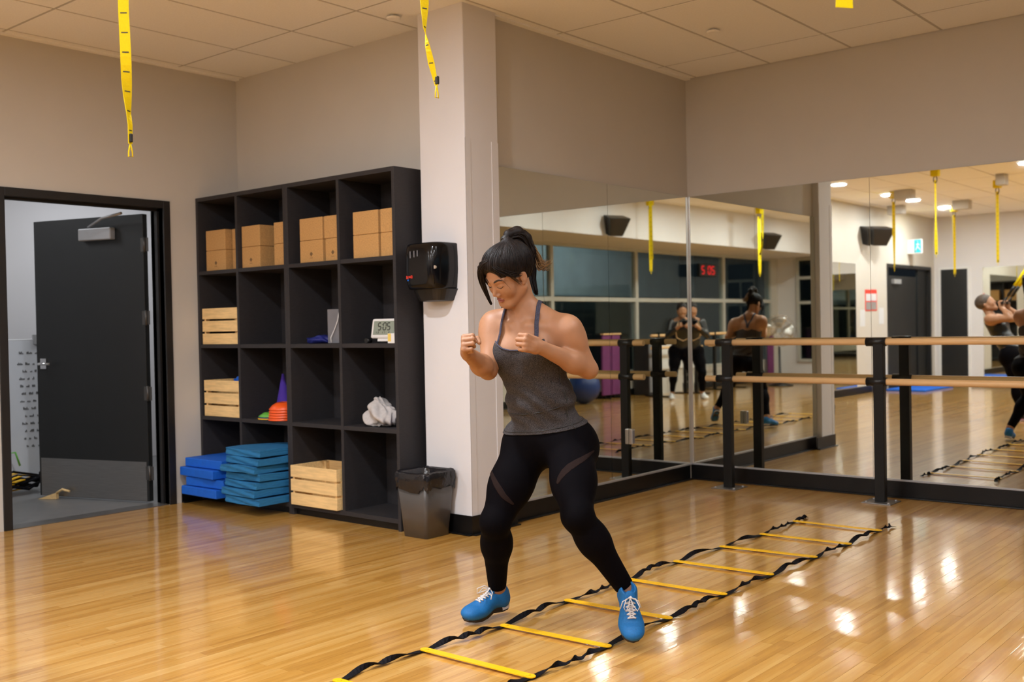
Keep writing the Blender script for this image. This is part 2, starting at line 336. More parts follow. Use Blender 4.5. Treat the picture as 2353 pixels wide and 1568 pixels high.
# baseboards (black cove base with a foot)
def basebd(name, segs):
    bm = bmesh.new()
    for (x0, x1, y0, y1, dx, dy) in segs:   # dx,dy = direction into the room
        th = 0.008; ft = 0.035
        if dx: xs = sorted((x0, x0 + dx * th)); xf = sorted((x0, x0 + dx * ft)); add_box(bm, xs[0], xs[1], y0, y1, 0, 0.115); add_box(bm, xf[0], xf[1], y0, y1, 0, 0.009, 0.003)
        else: ys_ = sorted((y0, y0 + dy * th)); yf = sorted((y0, y0 + dy * ft)); add_box(bm, x0, x1, ys_[0], ys_[1], 0, 0.115); add_box(bm, x0, x1, yf[0], yf[1], 0, 0.009, 0.003)
    return tag(from_bm(name, bm, M['base']), kind='structure')
basebd('baseboard_mirror_left', [(0, 0, -2.35, -0.036, 1, 0)])
basebd('baseboard_mirror_right', [(0, XW, 0, 0, 0, -1)])
basebd('baseboard_column', [(-0.313, 0.07, -2.6527, 0, 0, -1), (0.0623, 0, -2.66, -2.24, 1, 0)])
basebd('baseboard_left', [(XA, 0, -2.99, YB, 1, 0), (XA, 0, -10.7, -4.32, 1, 0)])
basebd('baseboard_far', [(XA, XW, YK, 0, 0, 1)])
basebd('baseboard_windows', [(XW, 0, YK, 0, -1, 0)])
# ---------------------------------------------------------------- mirrors
TILT = Matrix.Rotation(math.radians(0.27), 4, 'Z')      # the left mirrors are hung a hair out of square
def mirror(label, bx, name='wall_mirror', tilt=None):
    t = thing(name, label, 'mirror', ((bx[0] + bx[1]) / 2, (bx[2] + bx[3]) / 2, bx[4]), group='wall mirrors')
    box('glass_sheet', *bx, M['mirror'], t, mtx=tilt); return t
MB, MT = 0.128, 2.2307
mirror('tall mirror panel on the left mirror wall next to the white column', (0.001, 0.007, -2.345, -1.124, MB, MT), tilt=TILT)
mirror('tall mirror panel on the left mirror wall at the room corner', (0.001, 0.007, -1.121, -0.012, MB, MT), tilt=TILT)
mirror('mirror panel on the right mirror wall nearest the room corner', (0.012, 1.4575, -0.007, -0.001, MB, MT))
mirror('second mirror panel of the right mirror wall, behind the barre post', (1.4605, 2.918, -0.007, -0.001, MB, MT), tilt=Matrix.Translation((1.46, 0, 0)) @ Matrix.Rotation(math.radians(-.22), 4, 'Z') @ Matrix.Translation((-1.46, 0, 0)))
mirror('third mirror panel of the right mirror wall, beyond the picture edge', (2.921, 4.378, -0.007, -0.001, MB, MT))
mirror('last mirror panel of the right mirror wall by the windows', (4.381, 5.70, -0.007, -0.001, MB, MT))
mirror('far mirror panel on the door wall, seen reflected beside a white pier', (XA + .001, XA + .007, -9.62, -7.6, MB, 2.16))
mirror('mirror on the far wall, seen reflected behind the woman pulling straps', (-1.60, 0.4, YK + .001, YK + .007, MB, 2.16))
mirror('right mirror of the far wall, mostly outside the reflections', (0.42, 2.4, YK + .001, YK + .007, MB, 2.16))
tag(box('trim_1', 0.002, 0.024, -0.014, -0.001, MB, MT, M['alu'], bev=0.003), 'aluminium strip in the mirror corner', kind='structure')
tag(box('trim_2', 0.001, 0.022, -2.345, -0.014, 0.117, 0.129, M['silver']), kind='structure')
tag(box('trim_3', 0.012, 5.70, -0.012, -0.001, 0.117, 0.129, M['silver']), kind='structure')
# ---------------------------------------------------------------- ceiling lights
def downlight(x, y, i):
    t = thing('recessed_downlight', LL[i], 'ceiling light', (x, y, CEIL - 0.03), group='recessed downlights')
    bm = bmesh.new(); add_lathe(bm, [(0.125, CEIL - 0.003), (0.125, CEIL - 0.02), (0.11, CEIL - 0.02), (0.10, CEIL - 0.006)], x, y, 24, cap=False); from_bm('trim_ring', bm, M['whiteplastic'], t)
    bm = bmesh.new(); add_lathe(bm, [(0.099, CEIL - 0.004), (0.099, CEIL - 0.012)], x, y, 24); from_bm('diffuser', bm, M['lamp'], t)
    ld = bpy.data.lights.new('downlight', 'AREA'); ld.shape = 'DISK'; ld.size = 0.20; ld.energy = LIGHT_W * POWER[i]; ld.color = LIGHT_COL; ld.spread = math.radians(SPREAD)
    lo = bpy.data.objects.new('downlight_beam', ld); C.objects.link(lo); lo.location = (x, y, CEIL - 0.024); WM[lo.name] = Matrix()
LL = ['downlight over the door wall, nearest the column in the mirror', 'second downlight along the door wall in the mirror', 'third downlight along the door wall, near the speaker', 'farthest downlight along the door wall',
      'downlight at the top right edge of the mirror', 'middle-row downlight over the far half of the room', 'middle-row downlight near the far wall',
      'middle-row downlight above the boxing woman', 'downlight over the open floor right of the ladder', 'second downlight of the window row, right of the ladder', 'downlight above the photographer', 'window-row downlight behind the photographer', 'window-row downlight near the far wall']
SPREAD = 180
for i, (x, y) in enumerate(LIGHTS): downlight(x, y, i)
# ---------------------------------------------------------------- doorway to the next room
fr = tag(bpy.data.objects.new('trim_4', None), 'dark painted steel door frame', kind='structure'); C.objects.link(fr); WM[fr.name] = Matrix()
fw = 0.055
box('jamb', XA - T - .01, XA + .012, DY1, DY1 + fw, 0, DH + fw, M['frame'], fr, 0.003)
box('jamb', XA - T - .01, XA + .012, DY0 - fw, DY0, 0, DH + fw, M['frame'], fr, 0.003)
box('head', XA - T - .01, XA + .012, DY0, DY1, DH, DH + fw, M['frame'], fr, 0.003)
box('door_stop', XA - .085, XA - .05, DY1 - .016, DY1, 0, DH, M['frame'], fr); box('door_stop', XA - .085, XA - .05, DY0, DY0 + .016, 0, DH, M['frame'], fr); box('door_stop', XA - .085, XA - .05, DY0, DY1, DH - .016, DH, M['frame'], fr)
tag(box('trim_5', XA - T, XA - .002, DY0, DY1, -.01, .004, M['kick']), 'metal threshold plate', kind='structure')
# the leaf
LW = 1.075; hx, hy = -2.665, -3.115; ang = math.atan2(-0.300, -0.954)
dr = thing('door_1', 'open black door with steel kick plate, swung into the next room', 'door', (hx, hy, 0), ang); dr['kind'] = 'structure'
dm = WM[dr.name]
# leaf local: x along the leaf from the hinge, y thickness (studio face on +y side)
def lbox(name, *a, **k): return box(name, *a, world=False, **k)
lbox('leaf', 0.012, LW, -.022, .022, .012, 2.105, M['doorpaint'], dr, 0.003)
lbox('kick_plate', 0.03, LW - .02, .022, .0245, .015, .30, M['kick'], dr)
cl = lbox('door_closer', .27, .58, .022, .075, 1.93, 2.02, M['silver'], dr, 0.008)
tube('closer_arm', [(.50, .05, 2.03), (.30, .12, 2.08), (.08, .16, 2.10)], .010, M['silver'], dr, world=False)
hd = lbox('lock_plate', LW - .10, LW - .04, .022, .030, .98, 1.06, M['chrome'], dr, 0.003)
tube('lever_handle', [(LW - .07, .026, 1.02), (LW - .07, .075, 1.02), (LW - .09, .085, 1.02), (LW - .20, .085, 1.02)], .010, M['chrome'], dr, world=False)
tube('lever_handle', [(LW - .07, -.026, 1.02), (LW - .07, -.075, 1.02), (LW - .09, -.085, 1.02), (LW - .20, -.085, 1.02)], .010, M['chrome'], dr, world=False)
for z in (.22, .80, 1.35, 1.88):
    bm = bmesh.new(); add_tube(bm, [(-.004, .030, z - .055), (-.004, .030, z + .055)], .009, 10); add_box(bm, -.035, .035, .0225, .026, z - .05, z + .05)
    from_bm('hinge', bm, M['hinge'], dr, world=False)
# next room
struct('floor_next_room', -6.3, XA - .02, -6.4, -0.6, -.06, -.002, M['vinyl'])
wallmesh('wall_next_room', [(-5.45, -5.3, -6.4, -.6, 0, 2.9), (-6.3, XA - T, -.75, -.6, 0, 2.9), (-6.3, XA - T, -6.4, -6.25, 0, 2.9)], M['white'])
struct('ceiling_next_room', -6.3, XA - T, -6.4, -.6, 2.9, 2.98, M['tile'])
struct('column_next_room', -5.3, -5.02, -4.25, -3.85, 0, 2.9, M['wall'])
ld = bpy.data.lights.new('next_room_panel', 'AREA'); ld.shape = 'RECTANGLE'; ld.size = .6; ld.size_y = 1.2; ld.energy = ROOM2_W; ld.color = (0.92, 0.96, 1.0)
lo = bpy.data.objects.new('next_room_panel', ld); C.objects.link(lo); lo.location = (-4.2, -2.2, 2.85)
ld2 = ld.copy(); lo = bpy.data.objects.new('next_room_panel', ld2); C.objects.link(lo); lo.location = (-4.0, -4.9, 2.85)
t = thing('black_panel', 'tall black panel leaning in the next room, left behind the sign board', 'panel', (-4.9, -3.1, 0))
box('board', -4.96, -4.92, -3.42, -2.6, .0, 1.12, M['black'], t, .01)
# A-frame board with hand-written list
t = thing('sign_board', 'white A-frame board with handwritten list, in the doorway behind the open door', 'sign board', (-4.47, -3.07, 0), math.radians(-6))
def lean(y0, y1, z0, z1, th, m, nm, s=1, off=0.0):
    bm = bmesh.new(); a = math.radians(9 * s)
    mt = Matrix.Translation((off, 0, 0)) @ Matrix.Rotation(-a, 4, 'Y'); add_box(bm, -th, 0 if s > 0 else th, y0, y1, z0, z1, 0.0, mt)
    return from_bm(nm, bm, m, t, world=False)
lean(-.31, .31, .0, 1.22, .02, M['paper'], 'front_board', 1, .20); lean(-.31, .31, 0, 1.22, .02, M['whiteplastic'], 'back_board', -1, -.20)
lean(-.05, .05, 1.18, 1.26, .03, M['silver'], 'top_clip', 1, .215)
bm = bmesh.new(); rw = random.Random(5); a = math.radians(9); mt = Matrix.Translation((.2005, 0, 0)) @ Matrix.Rotation(-a, 4, 'Y')
for k in range(13):
    z = 1.10 - k * .062 - (0.03 if k > 0 else 0); y = -.20 + rw.uniform(0, .05)
    while y < .14 + rw.uniform(-.1, .08):
        wl = rw.uniform(.018, .05)
        for q in range(int(wl / .009)):
            zz = rw.uniform(.006, .02); add_box(bm, 0, .0015, y + q * .009, y + q * .009 + .005, z - .002, z + zz, 0, mt)
        y += wl + .018
from_bm('handwriting', bm, M['ink'], t, world=False)['kind'] = 'stuff'
# pile of agility gear on the floor there
t = thing('agility_gear', 'pile of black straps and yellow slats on the next room floor', 'sports gear', (-4.0, -3.5, 0))
bm = bmesh.new(); rg = random.Random(9)
for k in range(9):
    mt = Matrix.Translation((-4.02 + rg.uniform(-.05, .05), -3.50 + rg.uniform(-.12, .12), .02 + .014 * k)) @ Matrix.Rotation(rg.uniform(-.3, .3) + 2.2, 4, 'Z'); add_box(bm, -.22, .22, -.02, .02, 0, .006, 0, mt)
from_bm('yellow_slats', bm, M['yplastic'], t)
bm = bmesh.new()
for k in range(5):
    pts = [(-4.0 + .11 * math.cos(u * 1.1 + k), -3.50 + .2 * math.sin(u * .9 + k * 2) + .01 * k, .05 + .02 * k + .03 * math.sin(u * 2 + k)) for u in range(9)]
    add_tube(bm, pts, .012, 6, flat=.5)
from_bm('black_straps', bm, M['strap'], t)
tube('green_hurdle', [(-4.15, -3.52, .0), (-4.15, -3.52, .30), (-4.13, -3.44, .31), (-4.12, -3.41, .20)], .008, M['green'], t)
t = thing('door_wedge', 'wooden wedge on the grey floor in front of the open door', 'door stop', (-3.5, -3.46, 0))
bm = bmesh.new(); v = [bm.verts.new(p) for p in [(-3.58, -3.53, 0), (-3.45, -3.45, 0), (-3.47, -3.42, 0), (-3.60, -3.50, 0), (-3.45, -3.45, .05), (-3.47, -3.42, .05)]]
for f in ((0, 3, 2, 1), (0, 1, 4), (3, 5, 2), (1, 2, 5, 4), (0, 4, 5, 3)): bm.faces.new([v[i] for i in f])
from_bm('wedge', bm, M['pine'], t); tube('cord_loop', [(-3.46, -3.44, .045), (-3.41, -3.42, .075), (-3.36, -3.39, .06)], .009, M['pine'], t)
# ---------------------------------------------------------------- cubby shelves
SF, SB = -2.822, -2.448     # front, back
ZB = [0.075, 0.622, 1.147, 1.683, 2.222]
def shelf_unit(x0, xm, x1, label):
    t = thing('cubby_shelf', label, 'shelf', ((x0 + x1) / 2, (SF + SB) / 2, 0), group='charcoal cubby shelves'); h = .0125
    box('side_panel', x0, x0 + .025, SF, SB, 0.0, ZB[4], M['laminate'], t, .0015); box('side_panel', x1 - .025, x1, SF, SB, 0.0, ZB[4], M['laminate'], t, .0015)
    box('divider', xm - h, xm + h, SF, SB - .01, ZB[0], ZB[4] - .028, M['laminate'], t)
    box('back_panel', x0 + .025, x1 - .025, SB - .008, SB, .07, ZB[4] - .028, M['laminate'], t)
    box('top_board', x0 + .025, x1 - .025, SF, SB, ZB[4] - .028, ZB[4], M['laminate'], t)
    box('bottom_board', x0 + .025, x1 - .025, SF, SB - .008, ZB[0] - .028, ZB[0], M['laminate'], t)
    for z in ZB[1:4]:
        box('shelf_board', x0 + .025, xm - h, SF + .002, SB - .008, z - .026, z, M['laminate'], t); box('shelf_board', xm + h, x1 - .025, SF + .002, SB - .008, z - .026, z, M['laminate'], t)
    box('plinth', x0 + .025, x1 - .025, SF + .025, SF + .04, 0, ZB[0] - .028, M['base'], t)
    return t
shelf_unit(-2.484, -1.985, -1.431, 'left charcoal cubby shelf unit beside the open door')
shelf_unit(-1.430, -0.893, -0.369, 'right charcoal cubby shelf unit beside the white column')
# cork blocks, two high
def cork(x0, x1, y0, y1, z, label, mark):
    t = thing('cork_block', label, 'yoga block', ((x0 + x1) / 2, (y0 + y1) / 2, z), group='cork yoga blocks on the top shelf')
    box('block', x0, x1, y0, y1, z, z + .146, M['cork'], t, .004)
    if mark:
        bm = bmesh.new(); mt = Matrix.Translation(((x0 + x1) / 2, y0, z + .055)) @ Matrix.Rotation(math.pi / 4, 4, 'Y'); add_box(bm, -.011, .011, -.0008, .001, -.011, .011, 0, mt)
        add_box(bm, (x0 + x1) / 2 - .014, (x0 + x1) / 2 + .014, y0 - .0008, y0 + .001, z + .028, z + .031); from_bm('printed_mark', bm, CM, t)
CM = mat('brown_print', (0.16, 0.09, 0.035), 0.8)
y = SF + .03
for cell, (a0, a1, b0, b1) in enumerate([(-2.405, -2.165, -2.15, -2.005), (-1.965, -1.757, -1.602, -1.462), (-1.318, -1.085, -1.072, -.915), (-.785, -.552, -.535, -.40)]):
    nm = ['leftmost', 'second', 'third', 'rightmost'][cell]
    for k in range(2):
        hl = ['lower', 'upper'][k]
        cork(a0, a1, y, y + .15, ZB[3] + .001 + k * .1475, '%s cork block of the front left pile in the %s top compartment' % (hl, nm), k == 0 and cell < 3)
        if cell == 0: cork(b0, b1, y + .05, y + .27, ZB[3] + .001 + k * .1475, '%s cork block behind the divider in the %s top compartment' % (hl, nm), False)
        else: cork(b0 + (.01 if k == 0 and cell == 2 else 0), b1, y + .004, y + .20, ZB[3] + .001 + k * .1475, '%s cork block of the right pile in the %s top compartment' % (hl, nm), k == 0 and cell == 2)
# wooden crates
def crate(x0, x1, y0, y1, z0, h, label, rz=0.0):
    cx, cy = (x0 + x1) / 2, (y0 + y1) / 2; hx_, hy_ = (x1 - x0) / 2, (y1 - y0) / 2
    t = thing('wooden_crate', label, 'crate', (cx, cy, z0), rz, group='pine crates in the cubbies'); g = .014; sh = (h - 2 * g) / 3; th = .011
    for sx in (-1, 1):
        for sy in (-1, 1):
            ax = sorted((sx * (hx_ - th), sx * (hx_ - th - .02))); ay = sorted((sy * (hy_ - th), sy * (hy_ - th - .03)))
            box('corner_post', ax[0], ax[1], ay[0], ay[1], .012, h - .004, M['pine'], t, world=False)
    for k in range(3):
        z = k * (sh + g)
        for s in (-1, 1):
            a = sorted((s * hy_, s * (hy_ - th))); box('slat', -hx_, hx_, a[0], a[1], z, z + sh, M['pine'], t, .002, world=False)
            a = sorted((s * hx_, s * (hx_ - th))); box('slat', a[0], a[1], -hy_ + th, hy_ - th, z, z + sh, M['pine'], t, .002, world=False)
    for k in range(4):
        ww = (2 * hx_ - 2 * th) / 4; box('base_slat', -hx_ + th + k * ww + .003, -hx_ + th + (k + 1) * ww - .003, -hy_ + th, hy_ - th, 0.002, .011, M['pine'], t, world=False)
crate(-2.452, -2.012, SF + .015, SF + .33, ZB[2] + .001, .262, 'pine crate in the second row, left column of the cubbies')
crate(-2.445, -2.008, SF + .012, SF + .33, ZB[1] + .001, .262, 'pine crate in the third row with blue fabric sticking out')
crate(-1.395, -0.925, SF - .03, SF + .29, ZB[0] + .001, .262, 'open pine crate on the bottom shelf beside the teal mats')
t = thing('blue_band', 'bright blue rolled band lying on top inside the third-row crate', 'exercise band', (-2.1, -2.66, ZB[1] + .20))
bm = bmesh.new()
for k in range(6):
    add_tube(bm, [(-2.21 + .02 * k + .012 * math.cos(u), -2.66 + .06 * math.sin(u * .7 + k), ZB[1] + .20 + .045 * abs(math.sin(u * .8 + k * .6)) + .012 * k) for u in np.linspace(0, 4, 10)], .022, 8, flat=.5)
from_bm('band', bm, M['bluefoam'], t)
# foam mat stacks
def foam(cx, cy, z, sx, sy, sz, rz, m, label, grp, wav=0):
    t = thing('foam_pad', label, 'foam pad', (cx, cy, z), rz, group=grp)
    bm = bmesh.new(); add_box(bm, -sx / 2, sx / 2, -sy / 2, sy / 2, 0, sz, 0)
    bmesh.ops.subdivide_edges(bm, edges=bm.edges[:], cuts=7, use_grid_fill=True)
    for v in bm.verts:
        if wav:
            v.co.z += wav * .006 * math.sin(v.co.x * 14 + z * 90) * math.cos(v.co.y * 9 + z * 50) * (1 if v.co.z > .01 else .5); v.co.y += .003 * math.sin(v.co.z * 160 + v.co.x * 20)
            e = max(abs(v.co.x) / (sx / 2), abs(v.co.y) / (sy / 2))
            if e > .97: v.co.x *= 1 - .008 * random.random(); v.co.y *= 1 - .008 * random.random()
    o = from_bm('pad', bm, m, t, False, world=False)
    md = o.modifiers.new('b', 'BEVEL'); md.width = .006; md.segments = 2; md.limit_method = 'ANGLE'
ordn = ['lowest', 'second from the bottom', 'third from the bottom', 'fourth from the bottom', 'fifth from the bottom', 'sixth from the bottom', 'topmost']
jb = [(.0, .0, 0), (.035, .02, .05), (-.02, -.0, -.03), (.012, .03, .03)]
for k in range(4):
    dx, dy, rz = jb[k]; foam(-2.20 + dx, -2.82 + dy, ZB[0] + .002 + k * .0665, .44, .43, .0615, rz - .02, M['bluefoam'], ('topmost' if k == 3 else ordn[k]) + ' bright blue foam block in the left bottom compartment', 'bright blue foam blocks')
jt = [(.03, .0, .02), (.0, -.01, 0), (.01, .01, -.03), (.015, .02, .02), (.0, -.015, .03), (.03, .01, -.02), (.02, .02, .03)]
for k in range(7):
    dx, dy, rz = jt[k]; foam(-1.69 + dx, -2.835 + dy, ZB[0] + .002 + k * .0535, .385, .44, .0465, rz - .03, M['tealfoam'], ordn[k] + ' teal foam mat in the pile next to the open crate', 'teal foam mats', 1)
# clock 5:05
t = thing('digital_clock', 'white digital clock reading 5:05 in the second shelf row', 'clock', (-.525, -2.77, ZB[2]), 0.0)
tl = Matrix.Translation((-.525, -2.785, ZB[2] + .030)) @ Matrix.Rotation(math.radians(-10), 4, 'X')
bm = bmesh.new(); add_box(bm, -.118, .118, -.010, .014, 0, .125, .012, tl); from_bm('case', bm, M['whiteplastic'], t)
box('screen', -.095, .095, -.0115, -.010, .022, .108, M['lcd'], t, mtx=tl)
SEG = {'5': 'afgcd', '0': 'abcdef', '2': 'abged', '1': 'bc', '7': 'abc', '3': 'abgcd'}
def seg_digit(bm, ch, x, z, w_, h_, th, y0, y1, mtx):
    s = {'a': (0, 1, 1, 1), 'g': (0, .5, 1, .5), 'd': (0, 0, 1, 0), 'f': (0, .5, 0, 1), 'b': (1, .5, 1, 1), 'e': (0, 0, 0, .5), 'c': (1, 0, 1, .5)}
    for k in SEG[ch]:
        a = s[k]; X0, X1, Z0, Z1 = x + a[0] * w_, x + a[2] * w_, z + a[1] * h_, z + a[3] * h_
        if Z0 == Z1: add_box(bm, X0 + th * .3, X1 - th * .3, y0, y1, Z0 - th / 2, Z0 + th / 2, 0, mtx)
        else: add_box(bm, X0 - th / 2, X0 + th / 2, y0, y1, Z0 + th * .3, Z1 - th * .3, 0, mtx)
bm = bmesh.new()
for ch, xx in (('5', -.052), ('0', -.006), ('5', .030)): seg_digit(bm, ch, xx, .052, .024, .044, .0065, -.0125, -.0114, tl)
for zz in (.063, .083): add_box(bm, -.0185, -.0135, -.0125, -.0114, zz, zz + .005, 0, tl)
for ch, xx in (('1', -.07), ('2', -.05), ('1', -.015), ('7', .005), ('2', .045)): seg_digit(bm, ch, xx, .030, .007, .012, .002, -.0125, -.0114, tl)
from_bm('digits', bm, M['ink'], t); box('stand', -.06, .06, .0, .05, -.018, .01, M['whiteplastic'], t, .003, mtx=tl)
t = thing('small_box', 'small white box with yellow label in front of the clock', 'box', (-.43, -2.805, ZB[2]))
box('carton', -.458, -.398, -2.818, -2.80, ZB[2] + .001, ZB[2] + .062, M['whiteplastic'], t, .001); box('yellow_label', -.456, -.428, -2.8186, -2.8178, ZB[2] + .012, ZB[2] + .060, mat('pale_yellow_label', (.75, .55, .12), .6), t)
t = thing('round_weight', 'small black round object left of the digital clock', 'knob', (-.68, -2.77, ZB[2]))
bm = bmesh.new(); add_tube(bm, [(-.675, -2.80, ZB[2] + .017), (-.675, -2.76, ZB[2] + .017)], .016, 14); from_bm('disc', bm, M['black'], t)
t = thing('grey_box', 'grey upright box with a white cord in the third compartment of row two', 'box', (-1.04, -2.72, ZB[2]))
box('carton', -1.115, -.975, -2.74, -2.66, ZB[2] + .001, ZB[2] + .225, M['greybook'], t, .003)
tube('white_cord', [(-.985, -2.745, ZB[2] + .23), (-1.0, -2.75, ZB[2] + .15), (-1.035, -2.75, ZB[2] + .09), (-1.06, -2.76, ZB[2] + .04), (-1.05, -2.765, ZB[2] + .006)], .003, M['whiteplastic'], t)
t = thing('navy_pouch', 'crumpled navy blue pouch beside the grey box', 'pouch', (-1.25, -2.7, ZB[2]))
bm = bmesh.new(); bmesh.ops.create_icosphere(bm, subdivisions=4, radius=1)
for v in bm.verts:
    n = math.sin(v.co.x * 5) * math.cos(v.co.y * 6 + v.co.z * 4); s = 1 + .12 * n; v.co = Vector((-1.24 + v.co.x * .11 * s, -2.71 + v.co.y * .06 * s, max(ZB[2] + .001, ZB[2] + .022 + v.co.z * .030 * s + .008 * math.sin(v.co.x * 4))))
from_bm('pouch', bm, M['navy'], t, True)
# cones
def cone(name, x, y, z, r, h, m, label, cat, base=.02):
    t = thing(name, label, cat, (x, y, z)); bm = bmesh.new()
    add_lathe(bm, [(r * 1.25, z + .0005), (r * 1.25, z + .006), (r, z + .010), (r * .12, z + h), (r * .09, z + h)], x, y, 28); from_bm('cone', bm, m, t)
cone('tall_cone', -1.835, -2.56, ZB[1] + .001, .065, .305, M['purple'], 'tall purple training cone in the second compartment of row three', 'cone')
for k in range(3):
    z = ZB[1] + .001 + k * .008; t = thing('disc_cone', ['lowest yellow disc cone of the small pile in row three', 'blue disc cone in the middle of the small pile', 'green disc cone on top of the small pile'][k], 'disc cone', (-1.76, -2.74, z), group='disc cones')
    bm = bmesh.new(); add_lathe(bm, [(.083, z), (.085, z + .005), (.045, z + .03), (.02, z + .03), (.02, z + .028), (.043, z + .027), (.078, z)], -1.76 + .004 * k, -2.735, 28, cap=False); from_bm('disc', bm, [M['yplastic'], M['navy'], M['green']][k], t)
for k in range(5):
    z = ZB[1] + .001 + k * .018; t = thing('orange_cone', 'orange dome cone, %s of the nested pile beside the purple cone' % (['lowest', 'second', 'middle', 'fourth', 'topmost'][k]), 'disc cone', (-1.60, -2.74, z), group='orange dome cones')
    bm = bmesh.new(); add_lathe(bm, [(.098, z), (.099, z + .006), (.078, z + .030), (.05, z + .048), (.022, z + .054), (.022, z + .050), (.05, z + .042), (.09, z + .001)], -1.605 + .003 * k, -2.745, 30, cap=False)
    from_bm('dome', bm, M['orange'], t)
# towel
t = thing('towel', 'crumpled light grey towel on the third shelf row', 'towel', (-.62, -2.72, ZB[1]))
bm = bmesh.new(); bmesh.ops.create_icosphere(bm, subdivisions=5, radius=1)
for v in bm.verts:
    p = v.co.copy(); th = math.atan2(p.y, p.x)
    f = 1 + .10 * math.sin(5 * p.x + 3 * p.z) + .07 * math.sin(9 * th + 4 * p.z) + .05 * math.sin(13 * p.y + 7 * p.x)
    X = p.x * .125 * f; Y = p.y * .075 * f; Z = .085 + p.z * .085 * f + .055 * math.exp(-((X + .03) / .05) ** 2) * (p.z > 0) * p.z
    fold = .014 * math.sin(28 * X + 40 * (Z)) ; Y += fold * (abs(p.z) < .9)
    v.co = Vector((-.625 + X, -2.725 + Y, max(ZB[1] + .0015, ZB[1] + Z * .80)))
from_bm('cloth', bm, M['towel'], t, True)
t = thing('spray_bottle', 'white spray bottle behind the towel, half hidden by the shelf side', 'bottle', (-.44, -2.66, ZB[1]))
bm = bmesh.new(); add_lathe(bm, [(.032, ZB[1] + .001), (.034, ZB[1] + .01), (.034, ZB[1] + .13), (.014, ZB[1] + .17), (.014, ZB[1] + .19)], -.445, -2.72, 20); from_bm('bottle', bm, M['whiteplastic'], t)
box('spray_head', -.49, -.43, -2.73, -2.71, ZB[1] + .19, ZB[1] + .222, M['whiteplastic'], t, .004)
bm = bmesh.new(); add_lathe(bm, [(.0345, ZB[1] + .03), (.0345, ZB[1] + .11)], -.445, -2.72, 20, cap=False); from_bm('blue_label', bm, M['purple'], t)
# ---------------------------------------------------------------- paper towel dispenser on the column
t = thing('towel_dispenser', 'glossy black paper towel dispenser mounted on the white column', 'dispenser', (-.135, -2.66, 1.40))
def dispenser():
    bm = bmesh.new(); rows = []
    # cross sections by height: (z, half width, depth)
    for z, hw, dp in [(1.465, .122, .165), (1.47, .128, .185), (1.50, .131, .198), (1.58, .138, .205), (1.66, .138, .203), (1.71, .135, .196), (1.735, .134, .186), (1.742, .125, .17)]:
        row = []
        for k in range(33):
            a = math.pi * k / 32; c, s = math.cos(a), math.sin(a); e = 5.0
            row.append(bm.verts.new((DX + hw * math.copysign(abs(c) ** (2 / e), c), -2.6527 - dp * abs(s) ** (2 / 6.0), z)))
        rows.append(row)
    for a, b in zip(rows[:-1], rows[1:]):
        for k in range(32): bm.faces.new((a[k], a[k + 1], b[k + 1], b[k])).smooth = True
    bm.faces.new(rows[0]); bm.faces.new(rows[-1][::-1])
    bmesh.ops.recalc_face_normals(bm, faces=bm.faces); return bm
DX = -.150
from_bm('cover', dispenser(), M['blackgloss'], t)
bm = bmesh.new(); rows = []
for z, hw, dp in [(1.395, .085, .10), (1.40, .10, .125), (1.44, .12, .14), (1.468, .135, .15)]:
    rows.append([bm.verts.new((DX + hw * math.copysign(abs(math.cos(math.pi * k / 16)) ** .45, math.cos(math.pi * k / 16)), -2.6527 - dp * abs(math.sin(math.pi * k / 16)) ** .5, z)) for k in range(17)])
for a, b in zip(rows[:-1], rows[1:]):
    for k in range(16): bm.faces.new((a[k], a[k + 1], b[k + 1], b[k]))
bm.faces.new(rows[0]); bmesh.ops.recalc_face_normals(bm, faces=bm.faces); from_bm('lower_body', bm, M['black'], t)
def dsurf(xx, hw=.137, dp=.204):
    c = min(1, (abs(xx) / hw)) ** 2.5; return -2.6527 - dp * (max(0, 1 - c * c) ** .5) ** (2 / 6.0)
yk = dsurf(.122); bm = bmesh.new(); add_tube(bm, [(DX + .122, yk + .006, 1.592), (DX + .122, yk - .007, 1.592)], .010, 14); from_bm('key_lock', bm, M['chrome'], t)
bm = bmesh.new()
for k, xx in enumerate((-.060, -.028, 0.0)): add_box(bm, DX + xx, DX + xx + .006, -2.8585, -2.855, 1.652 + .004 * k, 1.692 + .002 * k, .001)
from_bm('sight_window', bm, M['greybook'], t)
bm = bmesh.new()
for xx, zz, w_, h_ in [(-.098, 1.535, .006, .014), (-.090, 1.535, .004, .011), (-.084, 1.540, .009, .004), (-.073, 1.536, .005, .011), (-.066, 1.538, .010, .004), (-.063, 1.535, .004, .011), (-.100, 1.531, .030, .003), (-.054, 1.533, .003, .016), (-.045, 1.533, .003, .016), (-.054, 1.547, .012, .003), (-.054, 1.533, .012, .003)]:
    add_box(bm, DX + xx, DX + xx + w_ * .8, dsurf(xx) - .002, dsurf(xx) + .002, zz, zz + h_)
from_bm('red_emblem', bm, M['red'], t)
bm = bmesh.new(); add_tube(bm, [(DX - .080, dsurf(.080) + .002, 1.522), (DX - .080, dsurf(.080) - .003, 1.522)], .005, 10); from_bm('blue_dot', bm, M['bluefoam'], t)
